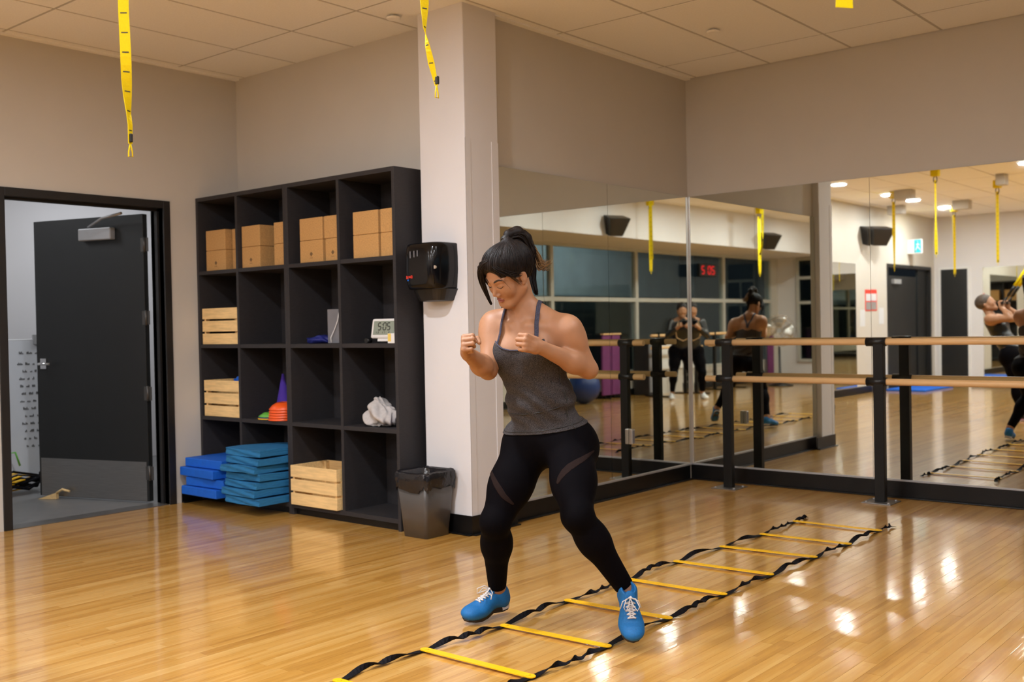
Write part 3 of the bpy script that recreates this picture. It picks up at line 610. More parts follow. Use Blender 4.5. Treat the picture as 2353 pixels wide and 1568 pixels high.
# ---------------------------------------------------------------- waste bin
t = thing('waste_bin', 'smoke grey square waste bin with black liner beside the column', 'bin', (-.175, -2.80, 0))
def frustum(bm, cx, cy, z0, z1, a0, a1, inv=False, bev=.02, open_top=True, n=6):
    def ring(a, z):
        pts = []
        for sx, sy, st in ((1, 1, 0), (-1, 1, 90), (-1, -1, 180), (1, -1, 270)):
            for k in range(n): ang_ = math.radians(st + 90 * k / (n - 1)); pts.append((cx + sx * (a - bev) + bev * math.cos(ang_), cy + sy * (a - bev) + bev * math.sin(ang_), z))
        return [bm.verts.new(p) for p in pts]
    r0, r1 = ring(a0, z0), ring(a1, z1); m_ = len(r0)
    for k in range(m_): bm.faces.new((r0[k], r0[(k + 1) % m_], r1[(k + 1) % m_], r1[k]))
    return r0, r1
BX, BY = -.175, -2.800
bm = bmesh.new(); r0, r1 = frustum(bm, BX, BY, 0.001, .375, .098, .128); bm.faces.new(r0[::-1]); q0, q1 = frustum(bm, BX, BY, .006, .375, .094, .124)
for k in range(len(q0)): bm.faces.new((r1[k], r1[(k + 1) % len(r1)], q1[(k + 1) % len(r1)], q1[k]))
bmesh.ops.recalc_face_normals(bm, faces=bm.faces); from_bm('bin_body', bm, M['binplastic'], t, True)
bm = bmesh.new(); rl = random.Random(4); rows = []
prof = [(.080, .10), (.100, .25), (.119, .375), (.1325, .392), (.139, .380), (.138, .34), (.1345, .305), (.132, .290)]
for i, (a, z) in enumerate(prof):
    r = []
    for k in range(72):
        u = 2 * math.pi * k / 72; c, s = math.cos(u), math.sin(u); e = .28
        f = 1 + (.018 * math.sin(k * .9 + i * .8) + .012 * math.sin(k * 2.3 - i)) * (1 if i > 3 else .3)
        dz = (.014 * math.sin(k * .55) + .008 * math.sin(k * 1.7)) * (1 if i > 5 else .15)
        r.append(bm.verts.new((BX + a * f * math.copysign(abs(c) ** e, c), BY + a * f * math.copysign(abs(s) ** e, s), z + dz)))
    rows.append(r)
for a, b in zip(rows[:-1], rows[1:]):
    for k in range(72): bm.faces.new((a[k], a[(k + 1) % 72], b[(k + 1) % 72], b[k])).smooth = True
bm.faces.new(rows[0][::-1]); from_bm('bin_liner', bm, M['liner'], t)
# ---------------------------------------------------------------- wall barre in front of the right mirror
t = thing('ballet_barre', 'double wooden ballet barre on black posts before the right mirror wall', 'ballet barre', (0.463, -.25, 0))
for px_ in (.463, 1.602, 2.741, 3.88):
    bx_ = box('post', px_ - .035, px_ + .035, -.275, -.225, .006, 1.112, M['blackmetal'], t, .004)
    b_ = box('base_plate', px_ - .10, px_ + .10, -.35, -.15, .0005, .007, M['kick'], t, .002)
    for q in ((-.075, -.32), (.075, -.32), (-.075, -.18), (.075, -.18)): bm = bmesh.new(); add_lathe(bm, [(.009, .007), (.009, .012), (.005, .014)], px_ + q[0], q[1], 10); from_bm('bolt', bm, M['silver'], t)
    for z in (1.085, .815): tube('clamp', [(px_ - .085, -.25, z), (px_ + .05, -.25, z)], .030, M['black'], t, 16)
for z in (1.085, .815): tube('bar', [(.285, -.25, z), (4.1, -.25, z)], .0225, M['barwood'], t, 20)
# ---------------------------------------------------------------- agility ladder
t = thing('agility_ladder', 'agility ladder with flat yellow rungs and twisted black straps on the floor', 'agility ladder', (1.68, -3.0, 0))
RUNG = [((1.40, -5.70), (1.91, -5.68)), ((1.42, -5.26), (1.93, -5.25)), ((1.40, -4.825), (1.91, -4.81)), ((1.399, -4.393), (1.916, -4.386)), ((1.438, -3.971), (1.932, -3.944)), ((1.415, -3.507), (1.920, -3.481)), ((1.425, -3.03), (1.918, -3.009)), ((1.41, -2.571), (1.922, -2.550)),
        ((1.429, -2.122), (1.936, -2.077)), ((1.455, -1.697), (1.955, -1.673)), ((1.441, -1.230), (1.953, -1.221))]
for a, b in RUNG:
    a, b = Vector((*a, 0)), Vector((*b, 0)); d = (b - a).normalized(); n = Vector((-d.y, d.x, 0)) * .0175; bm = bmesh.new(); lo_, hi_ = [], []
    ol = []
    for c, s, e in ((a, -1, 90), (b, 1, -90)):
        for k in range(7): u = math.radians(e + 180 * k / 6); ol.append(c + d * math.cos(u) * .0175 + n.normalized() * math.sin(u) * .0175)
    z0, z1 = .0085, .0125
    lo_ = [bm.verts.new((p.x, p.y, z0)) for p in ol]; hi_ = [bm.verts.new((p.x, p.y, z1)) for p in ol]
    mid = [bm.verts.new(((p.x * .94 + (a + b).x * .03), p.y, z1 + .0015)) for p in ol]
    m_ = len(ol)
    for k in range(m_): bm.faces.new((lo_[k], lo_[(k + 1) % m_], hi_[(k + 1) % m_], hi_[k]))
    bmesh.ops.delete(bm, geom=mid, context='VERTS'); bm.faces.new(hi_); bm.faces.new(lo_[::-1])
    for c in (a + d * .012, b - d * .012): add_lathe(bm, [(.009, z1), (.008, z1 + .003)], c.x, c.y, 12)
    bmesh.ops.recalc_face_normals(bm, faces=bm.faces); from_bm('rung', bm, M['yplastic'], t)
rs = random.Random(21)
for side in (0, 1):
    bm = bmesh.new(); P, S = [], []; ang_ = 0.0
    ends = [Vector((*r[side], 0)) for r in RUNG]; ends.append(Vector((1.40 + .55 * side + .03, -1.04 + .0 * side, 0)))
    for i in range(len(ends) - 1):
        a, b = ends[i], ends[i + 1]; tw = rs.choice([1, 2, 2, 3]) * math.pi * rs.choice([-1, 1]); bow = rs.uniform(-.012, .022) * (1 if side == 0 else .5) * (-1 if side == 0 else 1); hgt = rs.uniform(.004, .012)
        for k in range(24):
            u = k / 24; s_ = .5 - .5 * math.cos(math.pi * min(1, max(0, (u - .06) / .88)))
            p = a.lerp(b, u) + Vector((bow * math.sin(math.pi * u) + .006 * math.sin(9 * u + i), 0, 0)); an = tw * s_
            w_ = .0135; z = .005 + abs(math.sin(an)) * w_ * .72 + hgt * math.sin(math.pi * u)
            P.append((p.x, p.y, z)); S.append(Vector((math.cos(an) * w_, 0, math.sin(an) * w_ * .8)))
    add_ribbon(bm, P, S, .0018); from_bm('side_strap', bm, M['strap'], t)
# ---------------------------------------------------------------- hanging straps
def hang_strap(label, path, group='yellow suspension straps hanging from the ceiling', mount=None, loop=True, side0=(.765, .644)):
    """path: list of (x,y,z,angle,halfwidth) from top to bottom"""
    t = thing('suspension_strap', label, 'hanging strap', (path[0][0], path[0][1], path[0][2]), group=group)
    bm = bmesh.new(); P = [p[:3] for p in path]; S = []
    base = Vector((*side0, 0)); perp = Vector((-base.y, base.x, 0))
    for p in path: S.append((base * math.cos(p[3]) + perp * math.sin(p[3])) * p[4])
    add_ribbon(bm, P, S, .0022); from_bm('webbing', bm, M['yellow'], t)
    bm = bmesh.new(); step = .062; acc = .03; L_ = 0
    for i in range(len(path) - 1):
        a, b = Vector(P[i]), Vector(P[i + 1]); l = (b - a).length
        while acc < L_ + l:
            u = (acc - L_) / l; c = a.lerp(b, u); s = S[i].lerp(S[i + 1], u); d = (b - a).normalized(); n = s.normalized().cross(d) if s.length > 1e-4 else Vector((0, 0, 1))
            hw = s.length * .62; vs = []
            for sn in (-1, 1):
                for q in ((-1, -1), (1, -1), (1, 1), (-1, 1)): vs.append(bm.verts.new(c + s.normalized() * hw * q[0] + d * .0018 * q[1] + n * .0017 * sn))
            for f in ((0, 1, 2, 3), (7, 6, 5, 4), (0, 4, 5, 1), (1, 5, 6, 2), (2, 6, 7, 3), (3, 7, 4, 0)): bm.faces.new([vs[j] for j in f])
            acc += step
        L_ += l
    if len(bm.verts): from_bm('stitch_bars', bm, M['ink'], t)
    else: bm.free()
    if loop:
        e = Vector(P[-1]); s = (base * .7 + perp * .7)
        tube('end_loop', [e + Vector((0, 0, .002)), e + s * .006 - Vector((0, 0, .025)), e + s * .007 - Vector((0, 0, .040)), e - s * .007 - Vector((0, 0, .040)), e - s * .006 - Vector((0, 0, .025)), e], .0025, M['yellow'], t, 6)
        box('black_buckle', e.x - .004, e.x + .010, e.y - .005, e.y + .005, e.z + .004, e.z + .032, M['black'], t, .003)
    if mount:
        x, y, z = mount
        box('ceiling_anchor', x - .05, x + .05, y - .05, y + .05, CEIL - .11, CEIL - .0025, M['yellow'], t, .012)
        bm = bmesh.new(); add_tube(bm, [(x + .022 * math.cos(u), y, z - .03 + .045 * math.sin(u)) for u in np.linspace(0, 2 * math.pi, 16)], .006, 6); from_bm('carabiner', bm, M['black'], t)
    return t
def lerp_path(keys, n=40):
    """keys: (u,x,y,z,ang,hw)"""
    out = []
    for i in range(n + 1):
        u = i / n
        for a, b in zip(keys[:-1], keys[1:]):
            if a[0] <= u <= b[0] + 1e-9:
                k = (u - a[0]) / (b[0] - a[0]); k = k * k * (3 - 2 * k); out.append(tuple(a[j] + (b[j] - a[j]) * k for j in range(1, 6))); break
    return out
S1 = (1.164, -5.433)
rx_, ry_ = .765, .644
def sp(base, dx, z, ang, hw, u): return (u, base[0] + rx_ * dx, base[1] + ry_ * dx, z, ang, hw)
hang_strap('yellow hanging strap nearest the camera, at the upper left', lerp_path([sp(S1, -.003, 3.09, 0, .0165, 0), sp(S1, -.003, 2.25, .05, .0165, .55), sp(S1, .0, 2.14, .12, .0165, .64), sp(S1, .001, 2.05, .55, .016, .72), sp(S1, .003, 1.98, 1.1, .015, .80), sp(S1, .005, 1.935, 1.42, .013, .86), sp(S1, .009, 1.90, 1.2, .010, .92), sp(S1, .008, 1.84, 1.1, .008, 1.0)], 60), mount=(S1[0], S1[1], 3.05))
S2 = (1.77, -4.64)
hang_strap('twisted yellow hanging strap in front of the white column', lerp_path([sp(S2, -.043, 3.09, 0, .0155, 0), sp(S2, -.043, 2.42, .1, .0155, .60), sp(S2, -.041, 2.33, .5, .015, .67), sp(S2, -.043, 2.25, 1.25, .011, .75), sp(S2, -.034, 2.19, 2.4, .0105, .82), sp(S2, -.022, 2.13, 2.9, .0115, .90), sp(S2, -.006, 2.055, 2.4, .007, 1.0)], 60), mount=(S2[0], S2[1], 3.05))
S3 = (3.10, -4.44)
hang_strap('end of a yellow hanging strap at the top right edge of the picture', lerp_path([sp(S3, -.0, 3.09, 0, .022, 0), sp(S3, .0, 2.6, .1, .022, .5), sp(S3, .0, 2.15, .2, .022, .95), sp(S3, .0, 2.08, .25, .026, 1.0)], 30), mount=(S3[0], S3[1], 3.05), loop=False)
TW = [(1.45, 1.55, 1.0, .9), (1.0, .9, 1.5, 1.4), (1.4, 1.5, 1.35, 1.5), (1.45, 1.5, 1.5, 1.5), (.1, .0, .2, .6), (0, .1, .1, .2)]
for i, (x, y, zb, lab) in enumerate([(-1.50, -8.47, 1.94, 'reflected yellow strap nearest the speaker'), (-.23, -6.49, 2.0, 'reflected yellow strap hanging above the barre post'), (-1.51, -11.3, 1.93, 'reflected yellow strap in front of the far dark door'), (-.02, -8.42, 1.95, 'reflected yellow strap above the woman in black'),
                              (3.93, -8.85, 1.98, 'reflected yellow strap above the back view of the boxing woman'), (4.36, -6.45, 1.985, 'reflected yellow strap left of the mirror corner')]):
    hang_strap(lab, lerp_path([(0, x, y, 3.0, TW[i][0], .026), (.5, x, y, 2.5, TW[i][1], .026), (.8, x, y, 2.2, TW[i][2], .025), (1, x, y, zb + .05, TW[i][3], .022)], 24), group='yellow straps seen in the mirrors', mount=(x, y, 3.04))
# ---------------------------------------------------------------- small fixtures
for x, y, lab in ((.86, -1.1, 'round white sprinkler cover on the ceiling above the mirror corner'), (-.42, -2.75, 'small sprinkler cover on the ceiling beside the column')):
    t = thing('sprinkler_cover', lab, 'sprinkler', (x, y, CEIL)); bm = bmesh.new(); add_lathe(bm, [(.018, CEIL - .001), (.018, CEIL - .016), (.043, CEIL - .016), (.043, CEIL - .024), (.038, CEIL - .028)], x, y, 24); from_bm('cover_plate', bm, M['tile'], t)
t = thing('wall_outlet', 'small silver outlet box on the left mirror near the floor', 'outlet', (.03, -.87, .34))
box('outlet_body', .0125, .042, -.905, -.868, .365, .475, M['alu'], t, .004); box('socket_face', .042, .044, -.899, -.874, .375, .465, M['greybook'], t)
# ---------------------------------------------------------------- what the mirrors show of the rest of the room
t = thing('door_2', 'tall dark double door on the door wall, seen in the right mirror', 'door', (XA, DK1, 0)); t['kind'] = 'structure'
for a, b in ((DK1 - .06, DK1), (DK0, DK0 + .06)): box('jamb', XA - T, XA + .012, a, b, 0, 2.2, M['frame'], t)
box('head', XA - T, XA + .012, DK0 + .06, DK1 - .06, 2.14, 2.2, M['frame'], t)
box('leaf', XA - .09, XA - .05, DK1 - 1.55, DK1 - .06, .01, 2.0, M['doorpaint'], t); box('leaf', XA - .09, XA - .05, DK0 + .06, DK0 + .56, .01, 2.13, M['doorpaint'], t)
box('closer', XA - .05, XA + .0, DK1 - .7, DK1 - .35, 1.86, 1.94, M['silver'], t)
struct('wall_next_corridor', XA - 1.4, XA - 1.3, -13.4, -10.2, 0, 2.6, M['white'])
ld3 = ld.copy(); ld3.energy = 14; lo = bpy.data.objects.new('corridor_panel', ld3); C.objects.link(lo); lo.location = (XA - .7, -11.9, 2.5)
t = thing('door_3', 'dark blue-black door in the far wall, seen in the right mirror', 'door', (-2.1, YK, 0)); t['kind'] = 'structure'
box('jamb', -2.40, -2.36, YK, YK + .03, 0, 2.19, M['whiteplastic'], t); box('jamb', -1.87, -1.83, YK, YK + .03, 0, 2.19, M['whiteplastic'], t); box('head', -2.36, -1.87, YK, YK + .03, 2.15, 2.19, M['whiteplastic'], t)
box('leaf', -2.36, -1.87, YK + .002, YK + .02, .01, 2.15, M['doorpaint'], t)
def spk(bm, a, b, c, mt):
    vs = add_box(bm, -a, a, -b, b, -c, c, .012)
    for v in vs: k = 1 - .38 * max(0, (c - v.co.z) / (2 * c)); v.co = mt @ Vector((v.co.x * k, v.co.y * k, v.co.z))
t = thing('wall_speaker', 'black loudspeaker on the door wall, seen in the right mirror', 'loudspeaker', (XA, -10.0, 2.6), group='black wall speakers')
bm = bmesh.new(); mt = Matrix.Translation((XA + .17, -10.0, 2.62)) @ Matrix.Rotation(.5, 4, 'Z') @ Matrix.Rotation(.28, 4, 'Y'); spk(bm, .12, .22, .15, mt); from_bm('cabinet', bm, M['black'], t); tube('bracket', [(XA, -10, 2.62), (XA + .08, -10, 2.62)], .02, M['black'], t)
for (y_, lb) in ((-5.55, 'black loudspeaker on the white soffit, seen left of the mirror corner'), (-10.15, 'black loudspeaker on the soffit behind the reflected yellow strap')):
    t = thing('wall_speaker', lb, 'loudspeaker', (4.5, y_, 2.7), group='black wall speakers'); bm = bmesh.new(); mt = Matrix.Translation((4.40, y_, 2.68)) @ Matrix.Rotation(math.pi - .4, 4, 'Z') @ Matrix.Rotation(.3, 4, 'Y'); spk(bm, .11, .18, .14, mt); from_bm('cabinet', bm, M['black'], t); tube('bracket', [(4.55, y_, 2.70), (4.47, y_, 2.70)], .02, M['black'], t)
t = thing('exit_sign', 'teal and white exit sign on the door wall, seen in the mirror', 'sign', (XA, -11.8, 2.5))
box('case', XA + .002, XA + .26, -11.83, -11.77, 2.40, 2.66, M['whiteplastic'], t, .004); box('teal_panel', XA + .13, XA + .25, -11.769, -11.765, 2.42, 2.65, M['teal'], t)
bm = bmesh.new(); add_tube(bm, [(XA + .19, -11.763, 2.61), (XA + .19, -11.762, 2.62)], .013, 8); add_tube(bm, [(XA + .19, -11.763, 2.59), (XA + .185, -11.763, 2.53), (XA + .16, -11.763, 2.48), (XA + .15, -11.763, 2.44)], .008, 6); add_tube(bm, [(XA + .185, -11.763, 2.53), (XA + .215, -11.763, 2.49), (XA + .235, -11.763, 2.46)], .008, 6); add_tube(bm, [(XA + .16, -11.763, 2.56), (XA + .19, -11.763, 2.58), (XA + .225, -11.763, 2.55)], .007, 6); from_bm('running_figure', bm, M['whiteplastic'], t)
t = thing('wall_notice', 'red and white notice on the white pier, seen in the mirror', 'sign', (XA, -10.15, 1.4))
box('board', XA + .001, XA + .006, -10.30, -10.02, 1.38, 1.74, M['red'], t); box('white_field', XA + .006, XA + .008, -10.27, -10.05, 1.55, 1.67, M['paper'], t); box('grey_field', XA + .006, XA + .008, -10.27, -10.05, 1.40, 1.53, M['silver'], t)
for i, (y_, z_) in enumerate(((-9.9, 1.12), (-10.5, 1.15))): t = thing('wall_paper', ['white paper notice low on the pier left of the red notice', 'white paper notice low on the pier right of the red notice'][i], 'notice', (XA, y_, z_)); box('sheet', XA + .001, XA + .003, y_ - .11, y_ + .11, z_, z_ + .28, M['paper'], t)
for i, (x, y) in enumerate(((-1.33, -8.46), (.21, -7.80), (-1.16, -10.59), (-2.2, -10.49), (3.0, -7.6), (3.2, -10.0))):
    t = thing('ceiling_box', ['grey box on the ceiling between the reflected downlights', 'grey ceiling box at the top right of the mirror', 'grey ceiling box farther back along the middle of the ceiling', 'grey ceiling box near the door wall', 'grey ceiling box reflected left of the back-view strap', 'grey ceiling box reflected right of the back-view strap'][i], 'ceiling unit', (x, y, 3.0), group='grey ceiling boxes')
    hs_ = .06 if i == 1 else .13; box('housing', x - hs_, x + hs_, y - .09, y + .09, CEIL - .15, CEIL - .0025, M['grid'], t, .01)
t = thing('floor_mat', 'blue exercise mat lying along the door wall, seen in the mirror', 'mat', (-2.2, -11.2, 0)); box('mat', -2.42, -1.75, -11.9, -10.5, .001, .035, M['bluefoam'], t, .006)
t = thing('exercise_ball', 'dark blue exercise ball by the windows, seen left of the mirror corner', 'exercise ball', (5.3, -6.0, 0)); bm = bmesh.new(); bmesh.ops.create_uvsphere(bm, u_segments=32, v_segments=20, radius=.26, matrix=Matrix.Translation((5.35, -6.0, .262))); from_bm('ball', bm, mat('dark_blue_rubber', (.01, .035, .16), .4), t, True)
t = thing('grey_cabinet', 'dark grey cabinet against the window sill wall', 'cabinet', (5.55, -8.15, 0)); box('body', 5.40, 5.70, -8.35, -7.98, .002, .93, M['laminate'], t, .008); box('door_panel', 5.392, 5.40, -8.34, -7.99, .05, .90, M['greybook'], t)
for i, (y_) in enumerate((-7.05, -7.32, -12.0, -12.6)):
    t = thing('hanging_mat', ['purple exercise mat hanging by the window, nearest one', 'second purple exercise mat hanging by the window', 'purple mat hanging left of the silver fan', 'purple mat hanging right of the silver fan'][i], 'mat', (5.6, y_, .05), group='purple mats by the windows')
    box('mat', 5.62, 5.66, y_ - .12, y_ + .12, .06, 1.06, M['magenta'], t, .01)
    t2 = thing('mat_rack', ['black stand of the nearest purple mat', 'black stand of the second purple mat', 'black stand left of the fan', 'black stand right of the fan'][i], 'rack', (5.6, y_, 0), group='mat racks'); box('post', 5.665, 5.69, y_ - .015, y_ + .015, .001, 1.10, M['black'], t2); box('foot', 5.55, 5.72, y_ - .02, y_ + .02, .001, .02, M['black'], t2); box('arm', 5.60, 5.665, y_ - .13, y_ + .13, 1.062, 1.085, M['barwood'], t2)
for i, y_ in enumerate((-8.62, -9.05)):
    t = thing('storage_box', ['left white translucent storage box under the window', 'right white translucent storage box under the window'][i], 'box', (5.55, y_, 0), group='white boxes under the window'); box('box_body', 5.42, 5.70, y_ - .17, y_ + .17, .42, .88, M['whiteplastic'], t, .01); box('lid', 5.41, 5.71, y_ - .18, y_ + .18, .88, .91, M['yplastic'], t)
    box('plinth', 5.45, 5.70, y_ - .15, y_ + .15, .001, .42, M['wall'], t)
def small_barre(x, y0, y1, lab):
    t = thing('portable_barre', lab, 'ballet barre', (x, (y0 + y1) / 2, 0), group='portable barres by the windows')
    for yy in (y0 + .2, y1 - .2): box('post', x - .025, x + .025, yy - .025, yy + .025, .02, 1.06, M['blackmetal'], t); box('foot', x - .25, x + .25, yy - .03, yy + .03, .001, .02, M['blackmetal'], t)
    for z in (1.03, .82): tube('bar', [(x, y0, z), (x, y1, z)], .022, M['barwood'], t, 12)
small_barre(5.1, -8.9, -7.6, 'portable wooden barre by the windows, left of the photographer'); small_barre(5.3, -10.6, -9.5, 'portable wooden barre by the windows, behind the back view of the woman')
# fan
FX, FY, FZ = 4.75, -11.2, 1.05
t = thing('pedestal_fan', 'silver pedestal fan reflected beside the column', 'fan', (FX, FY, 0))
bm = bmesh.new(); add_lathe(bm, [(.24, .002), (.24, .02), (.05, .05), (.022, .06), (.022, FZ - .1), (.03, FZ)], FX, FY, 24); from_bm('stand', bm, M['black'], t)
fd = Vector((-.45, .89, 0)).normalized(); fu = Vector((0, 0, 1)); fs = fd.cross(fu)
def ringp(r, off, n=40): return [Vector((FX, FY, FZ)) + fd * off + (fs * math.cos(2 * math.pi * k / n) + fu * math.sin(2 * math.pi * k / n)) * r for k in range(n + 1)]
bm = bmesh.new()
for r, off in ((.30, 0), (.30, .10), (.24, .13), (.15, .15), (.06, .155), (.24, -.04)): add_tube(bm, ringp(r, off), .005, 6, caps=False)
for k in range(28):
    a = 2 * math.pi * k / 28; e = fs * math.cos(a) + fu * math.sin(a); c0 = Vector((FX, FY, FZ)); add_tube(bm, [c0 + fd * .155 + e * .05, c0 + fd * .14 + e * .2, c0 + fd * .10 + e * .3, c0 + e * .3, c0 - fd * .05 + e * .2], .0028, 5)
from_bm('grille', bm, M['chrome'], t)
for k in range(4):
    bm = bmesh.new(); a0 = k * math.pi / 2; vs = []
    for i in range(7):
        for j in range(5):
            r = .05 + .22 * i / 6; a = a0 + (j / 4 - .5) * (1.15 if i > 0 else .6); vs.append(bm.verts.new(Vector((FX, FY, FZ)) + fd * (.05 + .05 * (j / 4 - .5)) + (fs * math.cos(a) + fu * math.sin(a)) * r))
    for i in range(6):
        for j in range(4): bm.faces.new((vs[i * 5 + j], vs[i * 5 + j + 1], vs[i * 5 + j + 6], vs[i * 5 + j + 5]))
    o = from_bm('fan_blade', bm, M['alu'], t, True); md = o.modifiers.new('s', 'SOLIDIFY'); md.thickness = .003
bm = bmesh.new(); add_tube(bm, [Vector((FX, FY, FZ)) - fd * .14, Vector((FX, FY, FZ)) + fd * .07], [.07, .05], 16); from_bm('motor', bm, M['silver'], t)
# red led clock on the window mullion
t = thing('led_clock', 'red digital wall clock glowing above the window transom in the mirror', 'clock', (5.7, -10.2, 2.2))
box('case', 5.66, 5.735, -10.45, -9.85, 2.10, 2.34, M['black'], t, .01); bm = bmesh.new()
mtc = Matrix.Translation((5.66, -10.12, 2.15)) @ Matrix.Rotation(math.pi / 2, 4, 'Z') @ Matrix.Scale(-1, 4, (1, 0, 0))
for ch, xx in (('5', -.20), ('0', .03), ('5', .16)): seg_digit(bm, ch, xx, 0, .09, .14, .026, -.004, .006, mtc)
bmesh.ops.recalc_face_normals(bm, faces=bm.faces); from_bm('led_digits', bm, M['led'], t)

# added wall outside, lit so that the upper window panes look blue-grey
struct('wall_added_outside', 13.0, 13.3, -22, 6, 2.05, 6.5, mat('added_blue_grey_wall', (.42, .50, .58), .8, var=.08, scale=2))
struct('wall_added_outside_base', 13.1, 13.3, -22, 6, -3, 2.05, mat('dark_outdoor_wall', (.02, .022, .024), .8))
struct('ground_outside', 6.2, 30, -30, 12, -3.2, -3.0, mat('dark_asphalt', (.02, .02, .02), .9))
for y_ in (-15, -8, -1):  # added lights, there only to brighten the wall behind the panes
    ld4 = bpy.data.lights.new('added_outside_light', 'AREA'); ld4.shape = 'RECTANGLE'; ld4.size = 4; ld4.size_y = .4; ld4.energy = 130; ld4.color = (.85, .94, 1)
    lo = bpy.data.objects.new('added_outside_light', ld4); C.objects.link(lo); lo.location = (10.2, y_, 5.5); lo.rotation_euler = Vector((2.8, 0, -2.0)).to_track_quat('-Z', 'X').to_euler()
# ================================================================ figures: signed-distance modelling -> one continuous surface
M['skin'] = mat('skin', (0.39, 0.19, 0.10), 0.5, var=0.05, scale=18, sss=0.12, bump=0.03, bscale=250)
M['lips'] = mat('lips', (0.30, 0.085, 0.065), 0.42, var=0.05)
M['hair'] = mat('dark_hair', (0.010, 0.0065, 0.006), 0.5, var=0.5, scale=30, bump=0.2, bscale=90, stretch=(3, 3, .6), spec=0.22)
M['hairtip'] = mat('light_brown_hair_tips', (0.20, 0.105, 0.035), 0.45, var=0.3, scale=30)
M['hairmid'] = mat('brown_hair', (0.055, 0.028, 0.013), 0.42, var=0.3, scale=30)
M['brow'] = mat('eyebrow_hair', (0.035, 0.018, 0.010), 0.7)
M['lash'] = mat('eyelash', (0.012, 0.007, 0.005), 0.6)
def heather():
    m, nt, b = new_mat('heather_grey_knit'); N, L = nt.nodes, nt.links
    tc = N.new('ShaderNodeTexCoord'); mp = N.new('ShaderNodeMapping'); mp.inputs['Scale'].default_value = (260, 260, 700); L.new(tc.outputs['Object'], mp.inputs[0])
    n = N.new('ShaderNodeTexNoise'); n.inputs['Scale'].default_value = 1.0; n.inputs['Detail'].default_value = 3; L.new(mp.outputs[0], n.inputs['Vector'])
    r = N.new('ShaderNodeValToRGB'); r.color_ramp.elements[0].position = .38; r.color_ramp.elements[1].position = .72
    r.color_ramp.elements[0].color = (.006, .0052, .006, 1); r.color_ramp.elements[1].color = (.085, .073, .077, 1); L.new(n.outputs['Fac'], r.inputs[0]); L.new(r.outputs[0], b.inputs['Base Color'])
    b.inputs['Roughness'].default_value = .85
    bp = N.new('ShaderNodeBump'); bp.inputs['Strength'].default_value = .15; bp.inputs['Distance'].default_value = .002; L.new(n.outputs['Fac'], bp.inputs['Height']); L.new(bp.outputs[0], b.inputs['Normal'])
    return m
M['heather'] = heather()
M['leggings'] = mat('black_leggings_fabric', (0.0026, 0.0020, 0.0030), 0.8, var=0.12, spec=0.05, bump=0.05, bscale=300)
M['mesh'] = mat('sheer_mesh_fabric', (0.018, 0.011, 0.010), 0.85, spec=0.05, var=0.15, scale=300)
M['shoeblue'] = mat('blue_knit_shoe', srgb(0, 100, 165), 0.65, var=0.12, scale=200, bump=0.15, bscale=500)
M['shoesole'] = mat('white_sole', (0.62, 0.58, 0.58), 0.5); M['shoedark'] = mat('dark_outsole', (0.012, 0.006, 0.006), 0.5)
M['lace'] = mat('white_laces', (0.68, 0.64, 0.63), 0.8); M['sock'] = mat('black_sock', (0.01, 0.01, 0.015), 0.8)
f32 = np.float32
def V3(p): return np.array(p, dtype=np.float64)
def nrm(v): v = V3(v); return v / np.linalg.norm(v)
class Cone:      # round cone
    def __init__(s, a, b, r1, r2, k=.02, tag='', sq=None): s.a, s.b, s.r1, s.r2, s.k, s.tag = V3(a), V3(b), r1, r2, k, tag
    def box(s): r = max(s.r1, s.r2); return np.minimum(s.a, s.b) - r, np.maximum(s.a, s.b) + r
    def d(s, P, inf=0.0):
        r1, r2 = s.r1 + inf, s.r2 + inf; ba = s.b - s.a; l2 = ba @ ba; rr = r1 - r2; a2 = l2 - rr * rr; il2 = 1 / l2
        px, py, pz = P[0] - s.a[0], P[1] - s.a[1], P[2] - s.a[2]
        y = px * ba[0] + py * ba[1] + pz * ba[2]; z = y - l2
        qx, qy, qz = px * l2 - ba[0] * y, py * l2 - ba[1] * y, pz * l2 - ba[2] * y
        x2 = qx * qx + qy * qy + qz * qz; y2 = y * y * l2; z2 = z * z * l2; k = np.sign(rr) * rr * rr * x2
        out = (np.sqrt(np.maximum(x2 * max(a2, 1e-12) * il2, 0)) + y * rr) * il2 - r1
        c1 = np.sign(z) * a2 * z2 > k; out = np.where(c1, np.sqrt(x2 + z2) * il2 - r2, out)
        c2 = (~c1) & (np.sign(y) * a2 * y2 < k); return np.where(c2, np.sqrt(x2 + y2) * il2 - r1, out)
class Ell:       # oriented ellipsoid; R columns are its axes
    def __init__(s, c, r, R=None, k=.02, tag=''): s.c, s.r, s.R, s.k, s.tag = V3(c), V3(r), (np.eye(3) if R is None else np.array(R, float)), k, tag
    def box(s): e = np.abs(s.R) @ s.r; return s.c - e, s.c + e
    def d(s, P, inf=0.0):
        r = s.r + inf; p = [P[i] - s.c[i] for i in range(3)]
        q = [s.R[0, j] * p[0] + s.R[1, j] * p[1] + s.R[2, j] * p[2] for j in range(3)]
        k0 = np.sqrt(sum((q[j] / r[j]) ** 2 for j in range(3))); k1 = np.sqrt(sum((q[j] / r[j] ** 2) ** 2 for j in range(3)))
        return k0 * (k0 - 1) / np.maximum(k1, 1e-6)
